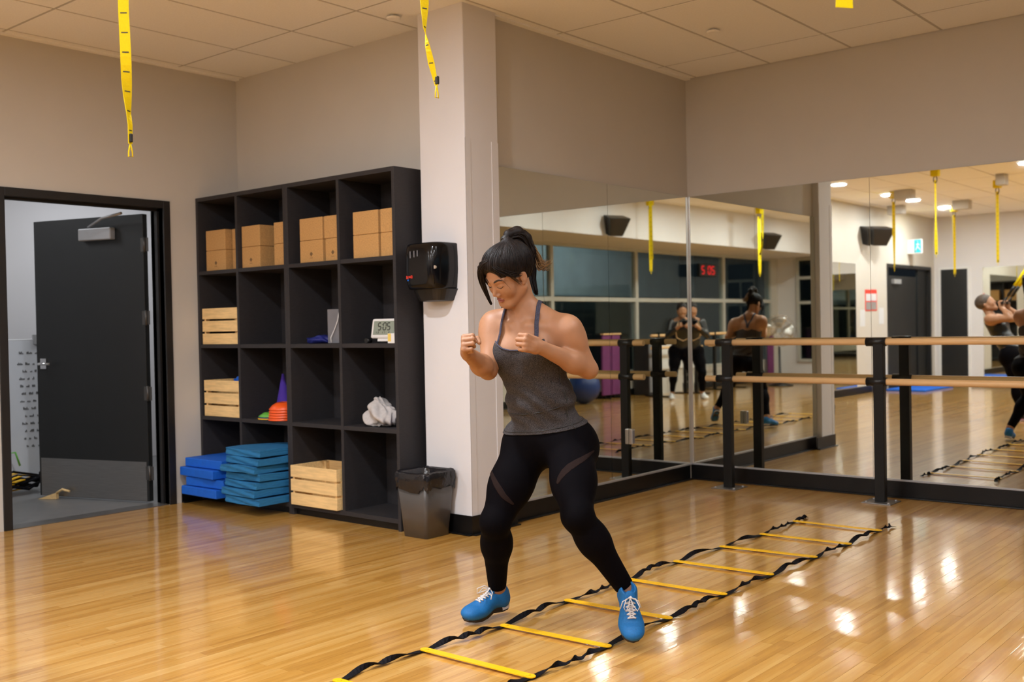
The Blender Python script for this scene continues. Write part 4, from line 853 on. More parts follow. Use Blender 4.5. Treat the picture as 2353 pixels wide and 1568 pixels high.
class RBox:
    def __init__(s, c, hs, rad, R=None, k=.01, tag=''): s.c, s.h, s.rad, s.R, s.k, s.tag = V3(c), V3(hs), rad, (np.eye(3) if R is None else np.array(R, float)), k, tag
    def box(s): e = np.abs(s.R) @ s.h; return s.c - e, s.c + e
    def d(s, P, inf=0.0):
        p = [P[i] - s.c[i] for i in range(3)]; q = [np.abs(s.R[0, j] * p[0] + s.R[1, j] * p[1] + s.R[2, j] * p[2]) - (s.h[j] - s.rad) for j in range(3)]
        return np.sqrt(sum(np.maximum(x, 0) ** 2 for x in q)) + np.minimum(np.maximum(q[0], np.maximum(q[1], q[2])), 0) - s.rad - inf
class Cut:       # smooth subtraction of a shape
    def __init__(s, sh, k=.006): s.sh, s.k, s.tag = sh, k, sh.tag
    def box(s): return s.sh.box()
def smin(a, b, k):
    h = np.maximum(k - np.abs(a - b), 0) / k; return np.minimum(a, b) - h * h * k * .25
def field(prims, P, inf=0.0, D=None):
    D = np.full(P[0].shape, 1.0) if D is None else D
    for p in prims:
        if isinstance(p, Cut): D = -smin(-D, p.sh.d(P), p.k)
        else: D = smin(D, p.d(P, inf), p.k)
    return D
def grid_field(prims, lo, hi, h, inf=0.0):
    n = [int((hi[i] - lo[i]) / h) + 2 for i in range(3)]
    ax = [(lo[i] + h * np.arange(n[i])).astype(f32) for i in range(3)]
    D = np.full(n, 0.25, f32)
    for p in prims:
        b0, b1 = p.box(); m = .03 + p.k + inf; sl = []
        for i in range(3):
            a = max(0, int((b0[i] - m - lo[i]) / h)); b = min(n[i], int((b1[i] + m - lo[i]) / h) + 2); sl.append(slice(a, max(a, b)))
        if any(s.start >= s.stop for s in sl): continue
        X, Y, Z = np.meshgrid(ax[0][sl[0]], ax[1][sl[1]], ax[2][sl[2]], indexing='ij', sparse=True)
        Dv = D[tuple(sl)]
        D[tuple(sl)] = -smin(-Dv, p.sh.d((X, Y, Z)), p.k) if isinstance(p, Cut) else smin(Dv, p.d((X, Y, Z), inf), p.k)
    return D, ax
def surface_nets(D, ax, h):
    s = D < 0; n = D.shape
    corners = [(i, j, k) for i in (0, 1) for j in (0, 1) for k in (0, 1)]
    cnt = sum(s[i:n[0] - 1 + i, j:n[1] - 1 + j, k:n[2] - 1 + k].astype(np.int8) for i, j, k in corners)
    act = (cnt > 0) & (cnt < 8); idx = np.argwhere(act); vid = -np.ones(act.shape, np.int64); vid[act] = np.arange(len(idx))
    acc = np.zeros((len(idx), 3)); num = np.zeros(len(idx))
    i0, j0, k0 = idx.T
    for a in corners:
        for ax_ in range(3):
            if a[ax_]: continue
            b = list(a); b[ax_] = 1
            da = D[i0 + a[0], j0 + a[1], k0 + a[2]].astype(float); db = D[i0 + b[0], j0 + b[1], k0 + b[2]].astype(float)
            m = (da < 0) != (db < 0); t = np.where(m, da / np.where(m, da - db, 1), 0)
            pos = np.array(a, float)[None, :].repeat(len(idx), 0); pos[:, ax_] += t
            acc[m] += pos[m]; num[m] += 1
    verts = (idx + acc / num[:, None]) * h + np.array([ax[0][0], ax[1][0], ax[2][0]])
    quads = []
    for ax_ in range(3):
        sl0 = [slice(1, n[q] - 1) for q in range(3)]; sl0[ax_] = slice(0, n[ax_] - 1); sl1 = list(sl0); sl1[ax_] = slice(1, n[ax_])
        A, B = s[tuple(sl0)], s[tuple(sl1)]; e = np.argwhere(A != B); off = np.array([x.start for x in sl0]); e2 = e + off
        ins = A[tuple(e.T)]
        u, v = [q for q in range(3) if q != ax_]
        du = np.zeros(3, int); du[u] = 1; dv = np.zeros(3, int); dv[v] = 1
        c = [e2 - du - dv, e2 - dv, e2, e2 - du]; q = np.stack([vid[tuple(x.T)] for x in c], 1)
        flip = ins if ax_ != 1 else ~ins
        q[~flip] = q[~flip][:, ::-1]; quads.append(q)
    return verts, np.concatenate(quads)
def mesh_of(prims, h, inf=0.0, lo=None, hi=None):
    bs = [p.box() for p in prims]
    if lo is None: lo = np.min([b[0] for b in bs], 0) - .012 - inf; hi = np.max([b[1] for b in bs], 0) + .012 + inf
    D, ax = grid_field(prims, lo, hi, h, inf); return surface_nets(D, ax, h)
def relax(v, q, it=2, f=.5):
    n = len(v); a = np.concatenate([q[:, i] for i in range(4)]); b = np.concatenate([q[:, (i + 1) % 4] for i in range(4)])
    deg = np.bincount(a, minlength=n) + np.bincount(b, minlength=n)
    for _ in range(it):
        s = np.stack([np.bincount(a, v[b, c], n) + np.bincount(b, v[a, c], n) for c in range(3)], 1); v = v + f * (s / np.maximum(deg, 1)[:, None] - v)
    return v
class Fig:
    """local frame: +0 = the person's left side, +1 = forward, +2 = up (left-handed), mapped to the world"""
    def __init__(s, O, fw, left=None):
        s.O = V3(O); s.fw = nrm((fw[0], fw[1], 0)); s.left = V3((-s.fw[1], s.fw[0], 0)) if left is None else V3(left)
        s.A = np.stack([s.left, s.fw, V3((0, 0, 1))], 1)
    def w(s, P): return V3(P) @ s.A.T + s.O
    def obj(s, name, v, q, m, parent, label=None, smooth=True, flip=True):
        me = bpy.data.meshes.new(name); me.from_pydata(s.w(v).tolist(), [], [f[::-1] for f in q.tolist()] if flip else q.tolist())
        for x in (m if isinstance(m, (list, tuple)) else [m]): me.materials.append(x)
        if smooth: me.polygons.foreach_set('use_smooth', [True] * len(me.polygons))
        return link(name, me, parent, label)
    def tubes(s, name, lines, m, parent, seg=6, label=None):
        bm = bmesh.new()
        for pts, rad in lines: add_tube(bm, [Vector(p) for p in s.w(pts)], rad, seg)
        bmesh.ops.recalc_face_normals(bm, faces=bm.faces); return from_bm(name, bm, m, parent, False, label)
def cut_mesh(v, q, g, keep_neg=True):
    """trim a quad mesh by the scalar g (per vertex), with a clean edge along g = 0"""
    v = list(map(tuple, v)); out = []; cache = {}
    def cross(a, b):
        k = (min(a, b), max(a, b))
        if k not in cache:
            t = g[a] / (g[a] - g[b]); cache[k] = len(v); v.append(tuple(v[a][i] + (v[b][i] - v[a][i]) * t for i in range(3)))
        return cache[k]
    gs = g < 0
    n_in = gs[q].sum(1)
    for f, n in zip(q[n_in > 0], n_in[n_in > 0]):
        if n == 4: out.append(tuple(f)); continue
        poly = []
        for i in range(4):
            a, b = f[i], f[(i + 1) % 4]
            if gs[a]: poly.append(int(a))
            if gs[a] != gs[b]: poly.append(cross(int(a), int(b)))
        if len(poly) >= 3: out.append(tuple(poly))
    used = sorted({i for f in out for i in f}); mp = {u: i for i, u in enumerate(used)}
    return np.array([v[u] for u in used]), [tuple(int(mp[i]) for i in f) for f in out]
def fobj(fig, name, v, faces, m, parent, label=None, thick=0.0):
    me = bpy.data.meshes.new(name); me.from_pydata(fig.w(v).tolist(), [], [tuple(reversed(f)) for f in faces]); me.materials.append(m)
    me.polygons.foreach_set('use_smooth', [True] * len(me.polygons)); o = link(name, me, parent, label)
    if thick: md = o.modifiers.new('t', 'SOLIDIFY'); md.thickness = thick; md.offset = -1
    return o
def frame(fwd, up):
    """columns: left, fwd, up for our left-handed frame"""
    f = nrm(fwd); u = V3(up); u = nrm(u - f * (u @ f)); l = np.cross(f, u) * -1 if False else np.cross(f, u); 
    return np.stack([l, f, u], 1)
def hand_prims(w, f, s, n, sc=1.0, grip=1.0, tag='hand'):
    """fist: w wrist, f along the metacarpals, s from index to little finger, n towards the palm side"""
    f, n = nrm(f), V3(n); n = nrm(n - f * (n @ f)); s_ = np.cross(f, n); s = s_ if s_ @ V3(s) > 0 else -s_
    w = V3(w); P = []; R = np.stack([f, s, n], 1)
    P.append(RBox(w + sc * (f * .046), sc * V3((.042, .036, .0145)), sc * .0135, R, .012, tag))
    P.append(Cone(w - f * .01, w + f * .03 * sc, .0235 * sc, .024 * sc, .015, tag))
    for i in range(4):
        L = (.94, 1.0, .96, .80)[i]; rr = (.0098, .0100, .0095, .0084)[i] * sc
        K = w + sc * (f * (.082, .087, .083, .074)[i] + s * (-.0295 + .0193 * i) - n * .003)
        p1 = K + sc * L * (n * .038 + f * .006); p2 = p1 + sc * L * (n * .003 - f * .024); p3 = p2 + sc * L * (-n * .017 - f * .004)
        P += [Cone(w + sc * (f * .02 + s * (-.014 + .010 * i) - n * .002), K, .010 * sc, rr * 1.04, .008, tag), Cone(K, p1, rr * 1.06, rr * .97, .0022, tag), Cone(p1, p2, rr * .97, rr * .9, .0022, tag), Cone(p2, p3, rr * .9, rr * .82, .0022, tag)]
    t0 = w + sc * (f * .018 - s * .022 + n * .006); t1 = w + sc * (f * .046 - s * .034 + n * .026); t2 = w + sc * (f * .066 - s * .026 + n * .050); t3 = w + sc * (f * .070 - s * .004 + n * .058)
    P += [Cone(t0, t1, .015 * sc, .0125 * sc, .010, tag), Cone(t1, t2, .0118 * sc, .0108 * sc, .003, tag), Cone(t2, t3, .0108 * sc, .009 * sc, .003, tag)]
    return P
def head_prims(H, R, detail=True):
    def p(x, y, z): return V3(H) + R @ V3((x, y, z))
    P = [Ell(p(0, -.012, .046), (.073, .094, .084), R, .02, 'head'), Ell(p(0, .034, .002), (.062, .064, .082), R, .03, 'head'), Cone(p(0, .058, -.055), p(0, .070, -.084), .030, .019, .02, 'head')]
    for s in (-1, 1):
        P += [Cone(p(s * .055, .004, -.045), p(s * .020, .066, -.086), .019, .017, .03, 'head'), Ell(p(s * .037, .062, -.020), (.024, .022, .028), R, .022, 'head')]
        if detail:
            P += [Cut(Ell(p(s * .031, .108, .012), (.017, .018, .013), R, .01, 'head'), .012), Ell(p(s * .031, .0785, .010), (.0150, .0125, .0115), R, .004, 'head'), Cone(p(s * .012, .088, .030), p(s * .046, .076, .031), .0075, .0060, .012, 'head'),
                  Ell(p(s * .0115, .099, -.0285), (.0075, .0085, .0060), R, .006, 'head'),
                  Ell(p(s * .074, -.004, .0), (.0075, .018, .029), R @ np.array(Matrix.Rotation(-.3 * 0, 3, 'X')), .004, 'head'), Cut(Ell(p(s * .0835, .001, .003), (.006, .0085, .015), R, .004, 'head'), .004), Ell(p(s * .0725, .006, -.024), (.006, .008, .008), R, .004, 'head')]
        else: P += [Ell(p(s * .074, -.004, .0), (.008, .018, .028), R, .004, 'head')]
    P += [Cone(p(0, .084, .020), p(0, .1055, -.020), .0070, .0092, .009, 'head')]
    if detail: P += [Ell(p(0, .0890, -.0520), (.0190, .0100, .0048), R, .004, 'head'), Ell(p(0, .0880, -.0602), (.0165, .0105, .0058), R, .004, 'head'), Cut(Ell(p(0, .1025, -.0560), (.020, .009, .0010), R, .002, 'head'), .003)]
    return P
def body_prims(J, big=1.0):
    g = {k: V3(v) for k, v in J.items() if not isinstance(v, dict)}; P = []
    pel, wai, rib, che, nek = (g[k] for k in ('pelvis', 'waist', 'rib', 'chest', 'neck'))
    spine = nrm(nek - pel); PR = frame(np.cross(nrm(g['hipL'] - g['hipR']) * 1.0, spine) * J.get('sgn', -1), spine) if False else None
    def fr(left, up):
        u = nrm(up); l = V3(left); l = nrm(l - u * (l @ u)); f = np.cross(u, l); return np.stack([l, f, u], 1)
    RP = fr(g['hipL'] - g['hipR'], wai - pel); RC = fr(g['shL'] - g['shR'], nek - rib); RW = fr((g['hipL'] - g['hipR']) + (g['shL'] - g['shR']), rib - wai)
    J['_RC'], J['_RP'] = RC, RP
    A = lambda b, R, x, y, z: b + R @ V3((x, y, z))
    P += [Ell(A(pel, RP, 0, 0, .0), (.158, .108, .105), RP, .05, 'torso'), Ell(A(wai, RW, 0, .0, -.01), (.142, .102, .12), RW, .06, 'torso'), Ell(A(rib, RC, 0, .0, .01), (.140, .102, .115), RC, .05, 'torso'), Ell(A(che, RC, 0, -.004, -.01), (.138, .088, .085), RC, .05, 'torso')]
    for s, h in ((-1, 'R'), (1, 'L')):
        P += [Ell(A(che, RC, s * .067, .058, -.055), (.060, .048, .056), RC, .035, 'torso'), Ell(A(pel, RP, s * .078, -.062, -.045), (.085, .078, .085), RP, .04, 'leg')]
        sh, el, wr = g['sh' + h], g['el' + h], g['wr' + h]
        P += [Cone(A(nek, RC, s * .028, -.015, .01), sh + RC @ V3((-s * .02, -.005, .018)), .042, .036, .035, 'torso'), Ell(sh + RC @ V3((-s * .055, -.02, -.03)), (.055, .055, .075), RC, .04, 'torso')]
        P += [Cone(A(che, RC, s * .035, .052, .055), sh + RC @ V3((-s*.01, .008, .010)), .011, .012, .03, 'torso')]      # collar bone
        d = nrm(el - sh); P += [Cone(sh, sh + (el - sh) * .35, .050, .046, .04, 'arm'), Cone(sh + (el - sh) * .3, el, .046, .037, .02, 'arm'), Ell(sh + d * .02, (.052, .052, .060), RC, .045, 'arm')]
        fo = wr - el; P += [Cone(el, el + fo * .35, .037, .042, .014, 'arm'), Cone(el + fo * .3, wr, .041, .0255, .02, 'arm')]
        hp, kn, an = g['hip' + h], g['kn' + h], g['an' + h]
        th = kn - hp; fwd = V3(J.get('kf' + h, RP[:, 1])); fwd = nrm(fwd)
        P += [Cone(hp, hp + th * .55, .095, .080, .05, 'leg'), Cone(hp + th * .5, kn, .080, .056, .03, 'leg'), Ell(hp + th * .45 + fwd * .018, (.072, .07, .13), fr(RP[:, 0], -th), .04, 'leg'), Ell(hp + RP @ V3((s * .02, -.01, .0)), (.085, .088, .10), RP, .04, 'leg')]
        P += [Ell(kn + fwd * .012, (.046, .048, .055), fr(RP[:, 0], -th), .03, 'leg')]
        sh_ = an - kn; P += [Cone(kn, kn + sh_ * .35, .053, .055, .02, 'leg'), Cone(kn + sh_ * .3, an, .053, .034, .03, 'leg'), Ell(kn + sh_ * .32 - fwd * .020, (.050, .048, .095), fr(RP[:, 0], -sh_), .03, 'leg'), Cone(an, an + nrm(sh_) * .025, .032, .028, .02, 'foot')]
    H = g['head']; RH = J['RH']['m']; P += [Cone(nek - spine * .03, H + RH @ V3((0, -.032, -.03)), .050, .043, .03, 'neck')]
    for s, h in ((-1, 'R'), (1, 'L')):
        hd = J['hand' + h]; P += hand_prims(g['wr' + h], hd['f'], hd['s'], hd['n'], hd.get('sc', 1))
    P += head_prims(H, RH, J.get('detail', False)); 
    if big != 1.0: pass
    return P
def sub(prims, *tags): return [p for p in prims if p.tag in tags]
def body_mesh(prims, h, fine=()):
    """coarse body plus finer blocks (head, hands) cut out of the same field; all end up in ONE mesh"""
    v, q = mesh_of(prims, h); V, Q = [v], [q]; n = len(v)
    for (lo, hi, hf) in fine:
        lo, hi = V3(lo), V3(hi); c = v[q].mean(1); ins = np.all((c > lo + h) & (c < hi - h), 1); q = q[~ins]; Q[0] = q
        v2, q2 = mesh_of(prims, hf, 0, lo, hi); V.append(v2); Q.append(q2 + n); n += len(v2)
    return np.concatenate(V), np.concatenate(Q)
# ================================================================ shoes
def shoe(fig, name_label, heel, xax, up, parent, mats, lat=1, toe_flex=0.0, laces=True, part_label=None, cuff=True):
    x = nrm(xax); u = V3(up); u = nrm(u - x * (u @ x)); l = np.cross(x, u); R = np.stack([x, l, u], 1); heel = V3(heel)
    def T(p):
        p = np.atleast_2d(V3(p)).copy()
        if toe_flex:
            m = p[:, 0] > .175; dx = p[m, 0] - .175; a = toe_flex * np.minimum(dx / .05, 1); p[m, 0] = .175 + dx * np.cos(a) - (p[m, 2]) * np.sin(a); p[m, 2] = p[m, 2] * np.cos(a) + dx * np.sin(a)
        return p @ R.T + heel
    e = np.eye(3)
    up_ = [Ell((.045, 0, .045), (.040, .034, .050), e, .02), Cone((.045, 0, .050), (.13, 0, .045), .036, .034, .02), Ell((.172, 0, .034), (.058, .050, .034), e, .025), Ell((.216, .002, .029), (.044, .043, .028), e, .02), Ell((.052, 0, .085), (.036, .034, .028), e, .02), Cone((.10, 0, .062), (.155, 0, .048), .030, .026, .02)]
    up_ += [Cut(Ell((.055, 0, .118), (.030, .026, .040), e, .005), .006), Cut(Ell((.13, 0, -.045), (.3, .3, .047), e, .002), .004)]
    v, q = mesh_of(up_, .0035); v = relax(v, q, 1); shoe_o = fig.obj('shoe', T(v), q, mats[0], parent, part_label)
    WM[shoe_o.name] = wm(parent)
    tg = [Ell((.098, 0, .098), (.028, .022, .008), np.array(Matrix.Rotation(.75, 3, 'Y')), .01)]; v2, q2 = mesh_of(tg, .003); fig.obj('tongue', T(v2), q2, mats[0], shoe_o)
    # sole: outline loft
    ol = [(.002, .0), (.006, .018), (.025, .031), (.06, .033), (.11, .031), (.15, .040), (.19, .047), (.225, .042), (.25, .024), (.259, 0)]
    pts = ol + [(a, -b * .97) for a, b in ol[::-1][1:-1]]
    def ring(z, s): return [((a - .10) * s * .955 + .10, b * s * (.98 if a < .14 else .91), z + (.012 if z > .015 and a < .03 else 0) + (.010 if (.11 - .02 < a < .14) and z < .01 else 0)) for a, b in pts]
    for nm, z0, z1, m_, s0, s1 in (('outsole', 0.0, .007, mats[2], .97, 1.0), ('midsole', .007, .025, mats[1], 1.0, .95)):
        bm = bmesh.new(); a = [bm.verts.new(p) for p in fig.w(T(ring(z0, s0)))]; b = [bm.verts.new(p) for p in fig.w(T(ring(z1, s1)))]; n = len(pts)
        for k in range(n): bm.faces.new((a[k], a[(k + 1) % n], b[(k + 1) % n], b[k]))
        bm.faces.new(a); bm.faces.new(b[::-1]); bmesh.ops.recalc_face_normals(bm, faces=bm.faces)
        if nm == 'midsole' and len(mats) > 3:
            for f in bm.faces:
                c = sum((x_.co for x_ in f.verts), Vector()) / len(f.verts); lc = (V3(c) - fig.O) @ fig.A; lx = (lc - heel) @ R[:, 0]
                f.material_index = 1 if lx > .085 else 0
            from_bm(nm, bm, [mats[1], mats[3]], shoe_o)
        else: from_bm(nm, bm, m_, shoe_o)
    if laces:
        def snap(xx, yy):
            z = np.linspace(.13, .02, 80); P = (np.full(80, xx), np.full(80, yy), z); d = field(up_, P); i = int(np.argmax(d < .001)); return (xx, yy, z[i] + .0025)
        L = []
        for k in range(6):
            xx = .172 - k * .014; w_ = .016 + .0008 * k
            L.append(([snap(xx, yy) for yy in np.linspace(-w_, w_, 7)], .0028))
            if k < 5: L.append(([snap(xx - .014 * t_, -w_ + 2 * w_ * t_) for t_ in np.linspace(0, 1, 7)], .0022)); L.append(([snap(xx - .014 * t_, w_ - 2 * w_ * t_) for t_ in np.linspace(0, 1, 7)], .0022))
        z0 = snap(.10, 0)[2] + .012
        for s in (-1, 1):
            L.append(([(.105, 0, z0), (.120, s * .018, z0 + .012), (.150, s * .030, z0 + .004), (.158, s * .022, z0 - .012), (.135, s * .008, z0 - .006), (.106, 0, z0)], .0022))
            L.append(([(.104, 0, z0), (.118, s * .03, z0 - .004), (.135, s * .040, z0 - .026)], .0022))
        L.append(([(.108, -.005, z0 - .002), (.103, .006, z0 + .003)], .0055))
        fig.tubes('laces', [(T(p), r) for p, r in L], M['lace'], shoe_o)
        if cuff:
            tl_ = [(.092, -.012, .118), (.092, .012, .118), (.099, 0, .106)]
    return shoe_o
# ================================================================ the boxing woman
RZ = 0.7003
W1 = Fig((1.55, -3.85, 0), (math.sin(RZ), -math.cos(RZ)), (math.cos(RZ), math.sin(RZ), 0))
RH1 = np.stack([nrm((.681, .724, -.111)), nrm((-.648, .524, -.554)), nrm((-.343, .449, .825))], 1)
J1 = dict(pelvis=(.036, -.005, .775), waist=(.0, .015, .945), rib=(-.032, .035, 1.075), chest=(-.050, .050, 1.192), neck=(-.052, .060, 1.290),
          shR=(-.182, -.015, 1.243), shL=(.112, .130, 1.220), elR=(-.208, .080, 1.062), elL=(.196, .100, 1.058), wrR=(-.281, .275, 1.138), wrL=(-.004, .255, 1.156),
          hipR=(-.052, -.060, .735), hipL=(.120, .035, .735), knR=(-.190, .080, .448), knL=(.128, .310, .508), anR=(-.192, -.128, .132), anL=(.312, .240, .212),
          head=(-.112, .100, 1.440), RH=dict(m=RH1), detail=True, kfR=(-.35, .93, .1), kfL=(-.15, .95, .3),
          handR=dict(f=(-.10, .85, .52), s=(.1, .3, -1), n=(1, .0, .0), sc=.94), handL=dict(f=(-.72, .62, .24), s=(.0, .25, -1), n=(-.55, -.80, 0), sc=.94))
pr1 = body_prims(J1)
hl, hh = V3(J1['head']) - .16, V3(J1['head']) + .17; hl[2] = J1['head'][2] - .125
def hbox(w, f, r=.085): c = V3(w) + nrm(f) * .045; return c - r, c + r
v, q = body_mesh(pr1, .006, [(hl, hh, .0022), (*hbox(J1['wrR'], J1['handR']['f']), .0024), (*hbox(J1['wrL'], J1['handL']['f']), .0024)])
pw = thing('person', 'woman in grey tank top, black leggings and blue shoes, fists raised in a boxing stance', 'person', (1.55, -3.85, 0))
body = W1.obj('body', v, q, [M['skin'], M['lips']], pw)
# lips region
cen = v[q].mean(1); hp_ = (cen - V3(J1['head'])) @ RH1
lip = ((hp_[:, 0] / .0195) ** 2 + ((hp_[:, 2] + .0562) / .0098) ** 2 < 1) & (hp_[:, 1] > .078)
mi = np.zeros(len(q), np.int32); mi[lip] = 1; body.data.polygons.foreach_set('material_index', mi)
def hd(x, y, z): return V3(J1['head']) + RH1 @ V3((x, y, z))
hprims = sub(pr1, 'head')
def face_snap(x, z, off=.0012):
    ys = np.linspace(.13, .04, 120); P = np.array([hd(x, y, z) for y in ys]); d = field(hprims, (P[:, 0], P[:, 1], P[:, 2])); i = int(np.argmax(d < off)); return hd(x, ys[i], z)
for s in (-1, 1):
    bx_ = np.linspace(.014, .050, 9); bz = .0290 + .0085 * np.sin(np.linspace(.15, 2.7, 9)) 
    W1.tubes('eyebrow', [([face_snap(s * a, b + o_, .0005) for a, b in zip(bx_, bz)], [r * (1 - .1 * o_) for r in (.0013, .0022, .0025, .0025, .0023, .002, .0017, .0013, .0006)]) for o_ in (-.0012, .0012)], M['brow'], pw)
    ex = np.linspace(.0165, .0455, 11); ez = .0075 - .0075 * np.sin(np.linspace(0, math.pi, 11)) + .002 * np.linspace(0, 1, 11)
    W1.tubes('eyelashes', [([face_snap(s * a, b, .0008) for a, b in zip(ex, ez)], [.0004, .0008, .0010, .0012, .0013, .0014, .0014, .0013, .0012, .0010, .0005])], M['lash'], pw)
# tank top
tprims = sub(pr1, 'torso') + [p for p in pr1 if p.tag == 'leg']
hp_lo = V3(J1['pelvis']) + np.array([-.32, -.32, -.12]); hp_hi = V3(J1['neck']) + np.array([.32, .30, .06])
v, q = mesh_of(tprims, .005, .0095, hp_lo, hp_hi); RC, RP = J1['_RC'], J1['_RP']
cl_c = (v - V3(J1['chest'])) @ RC; a_, f_, u_ = cl_c.T
front = f_ > 0.0
ab = np.abs(a_)
neck_f = np.where(ab < .112, -.034 + .038 * (ab / .112) ** 2.2, .004 - (ab - .112) * 1.9)
neck_b = np.where(ab < .05, -.075 + .02 * (ab / .05) ** 2, -.055 - (ab - .05) * .3)
top = np.where(f_ > .01, neck_f, np.where(f_ < -.03, neck_b, neck_b + (neck_f - neck_b) * np.clip((f_ + .03) / .04, 0, 1)))
pc = (v - V3(J1['pelvis'])) @ RP
hem = pc[:, 2] - (.047 - .03 * pc[:, 0])
g = np.maximum(u_ - top, -hem)
tv, tf = cut_mesh(v, q, g)
# wrinkles
wr = .0034 * np.sin(tv[:, 2] * 95 + 6 * np.sin(tv[:, 0] * 14) + tv[:, 1] * 20) * np.clip((1.08 - tv[:, 2]) / .12, 0, 1) * np.clip((tv[:, 2] - .80) / .06, 0, 1)
nrm_dir = tv - (V3(J1['waist']) + np.outer((tv[:, 2] - .945), (V3(J1['chest']) - V3(J1['waist'])) / .25)); nrm_dir[:, 2] = 0; nrm_dir /= np.maximum(np.linalg.norm(nrm_dir, axis=1), 1e-6)[:, None]; tv = tv + nrm_dir * wr[:, None]
tank = fobj(W1, 'tank_top', tv, tf, M['heather'], pw, None, .0025); WM[tank.name] = wm(pw)
# hem and neck piping, seams
allp = tprims
def snap_to(p, c, off=.0075, pr_=None):
    """move from outside p towards c until the surface"""
    p, c = V3(p), V3(c); ts = np.linspace(0, 1, 160); P = p[None] + (c - p)[None] * ts[:, None]; d = field(pr_ or allp, (P[:, 0], P[:, 1], P[:, 2])); i = int(np.argmax(d < off)); return P[i]
def chest_pt(a, f, u): return V3(J1['chest']) + RC @ V3((a, f, u))
def pel_pt(a, f, u): return V3(J1['pelvis']) + RP @ V3((a, f, u))
seam = [snap_to(pel_pt(.34 * math.sin(t_), .34 * math.cos(t_), (.060 - .0048 * math.sin(t_))), pel_pt(0, 0, .060), .0112) for t_ in np.linspace(-math.pi, math.pi, 49)]
waist_seam = [snap_to(pel_pt(.30 * math.sin(t_), .30 * math.cos(t_), .155 - .03 * math.cos(t_)), pel_pt(0, 0, .14), .0112) for t_ in np.linspace(-math.pi, math.pi, 49)]
side_seam = [snap_to(V3(pel_pt(.30, .10, .04)) * (1 - t_) + V3(chest_pt(.30, .06, -.09)) * t_, pel_pt(0, 0, .04) * (1 - t_) + chest_pt(0, 0, -.09) * t_, .0108) for t_ in np.linspace(0, 1, 24)]
for s_, w_ in ((seam, .0012), (waist_seam, .0016), (side_seam, .0016)): W1.tubes('seam', [(s_, w_)], M['ink'], tank)
SM = M['heather2'] = mat('blue_grey_strap_fabric', (.045, .045, .075), .8, var=.5, scale=250)
nl = [snap_to(chest_pt(a, .30, -.034 + .038 * (abs(a) / .112) ** 2.2 - .002), chest_pt(a * .8, 0, -.034 + .038 * (abs(a) / .112) ** 2.2 - .002), .0112) for a in np.linspace(-.112, .112, 25)]
W1.tubes('neck_binding', [(nl, .0035)], SM, tank)
full = [p for p in pr1 if p.tag in ('torso', 'neck')] + [p for p in pr1 if p.tag == 'arm' and min(np.linalg.norm(sum(p.box()) / 2 - V3(J1['sh' + h_])) for h_ in 'LR') < .06]
for s in (-1, 1):
    pts = []
    for t_ in np.linspace(0, 1, 44):
        ph = math.radians(2 + 194 * t_); aa = s * np.interp(t_, [0, .2, .45, .62, .85, 1], [.110, .103, .090, .062, .016, .006])
        pts.append(snap_to(chest_pt(aa, .34 * math.cos(ph), -.012 + .34 * math.sin(ph)), chest_pt(aa * .7, 0, -.012), .0075, full))
    pts = np.array(pts)
    for _ in range(4): pts[1:-1] = pts[1:-1] * .4 + .3 * (pts[:-2] + pts[2:])
    bm = bmesh.new(); PP = [Vector(p) for p in W1.w(pts)]; cw = Vector(W1.w(J1['chest'])); S_ = []
    for i, p in enumerate(PP):
        tdir = (PP[min(i + 1, len(PP) - 1)] - PP[max(i - 1, 0)]).normalized(); n_ = (p - cw).normalized(); S_.append(tdir.cross(n_).normalized() * .0085)
    add_ribbon(bm, PP, S_, .004); bmesh.ops.recalc_face_normals(bm, faces=bm.faces); from_bm('shoulder_strap', bm, SM, tank)
# leggings
lprims = [p for p in pr1 if p.tag in ('leg',)] + [p for p in pr1 if p.tag == 'torso'][:2]
v, q = mesh_of(lprims, .0055, .004); pc = (v - V3(J1['pelvis'])) @ RP
g = pc[:, 2] - .085
for h_ in ('R', 'L'):
    an, kn = V3(J1['an' + h_]), V3(J1['kn' + h_]); d = nrm(kn - an); s_ = (v - an) @ d; near = np.linalg.norm(v - an, axis=1) < .25; g = np.where(near, np.maximum(g, -(s_ - .012)), g)
lv, lf = cut_mesh(v, q, g); leg = fobj(W1, 'leggings', lv, lf, M['leggings'], pw, None, .0015); WM[leg.name] = wm(pw)
# sheer mesh panels: bands lifted from the leggings surface
def band(name, poly, w_, tmin, side):
    poly = [V3(p) for p in poly]; P2 = v[:, [0, 2]]; best = np.full(len(v), 9.0)
    n_ = len(poly) - 1
    for i in range(n_):
        a, b = poly[i][[0, 2]], poly[i + 1][[0, 2]]; ab_ = b - a; t_ = np.clip(((P2 - a) @ ab_) / (ab_ @ ab_), 0, 1); dd = np.linalg.norm(P2 - (a + t_[:, None] * ab_), axis=1)
        uu = (i + t_) / n_; best = np.minimum(best, dd - w_ * np.sin(np.pi * (.12 + .76 * uu)))
    gg = np.maximum(best, tmin - v[:, 1]); gg = np.where(np.isfinite(gg), gg, 1); bv, bf = cut_mesh(v, q, gg)
    if len(bf) == 0: return
    me = bpy.data.meshes.new(name); me.from_pydata(W1.w(bv).tolist(), [], [tuple(reversed(f)) for f in bf]); me.materials.append(M['mesh']); me.polygons.foreach_set('use_smooth', [True] * len(me.polygons))
    o = link(name, me, leg, 'sheer brown mesh panel'); md = o.modifiers.new('t', 'SOLIDIFY'); md.thickness = .0022; md.offset = 0
band('mesh_panel', [(-.212, 0, .655), (-.185, 0, .605), (-.155, 0, .56), (-.118, 0, .525)], .0125, .0, 'R')
band('mesh_panel', [(.056, 0, .628), (.066, 0, .648), (.082, 0, .668), (.104, 0, .687), (.135, 0, .703), (.172, 0, .717), (.208, 0, .730)], .0115, .06, 'L')
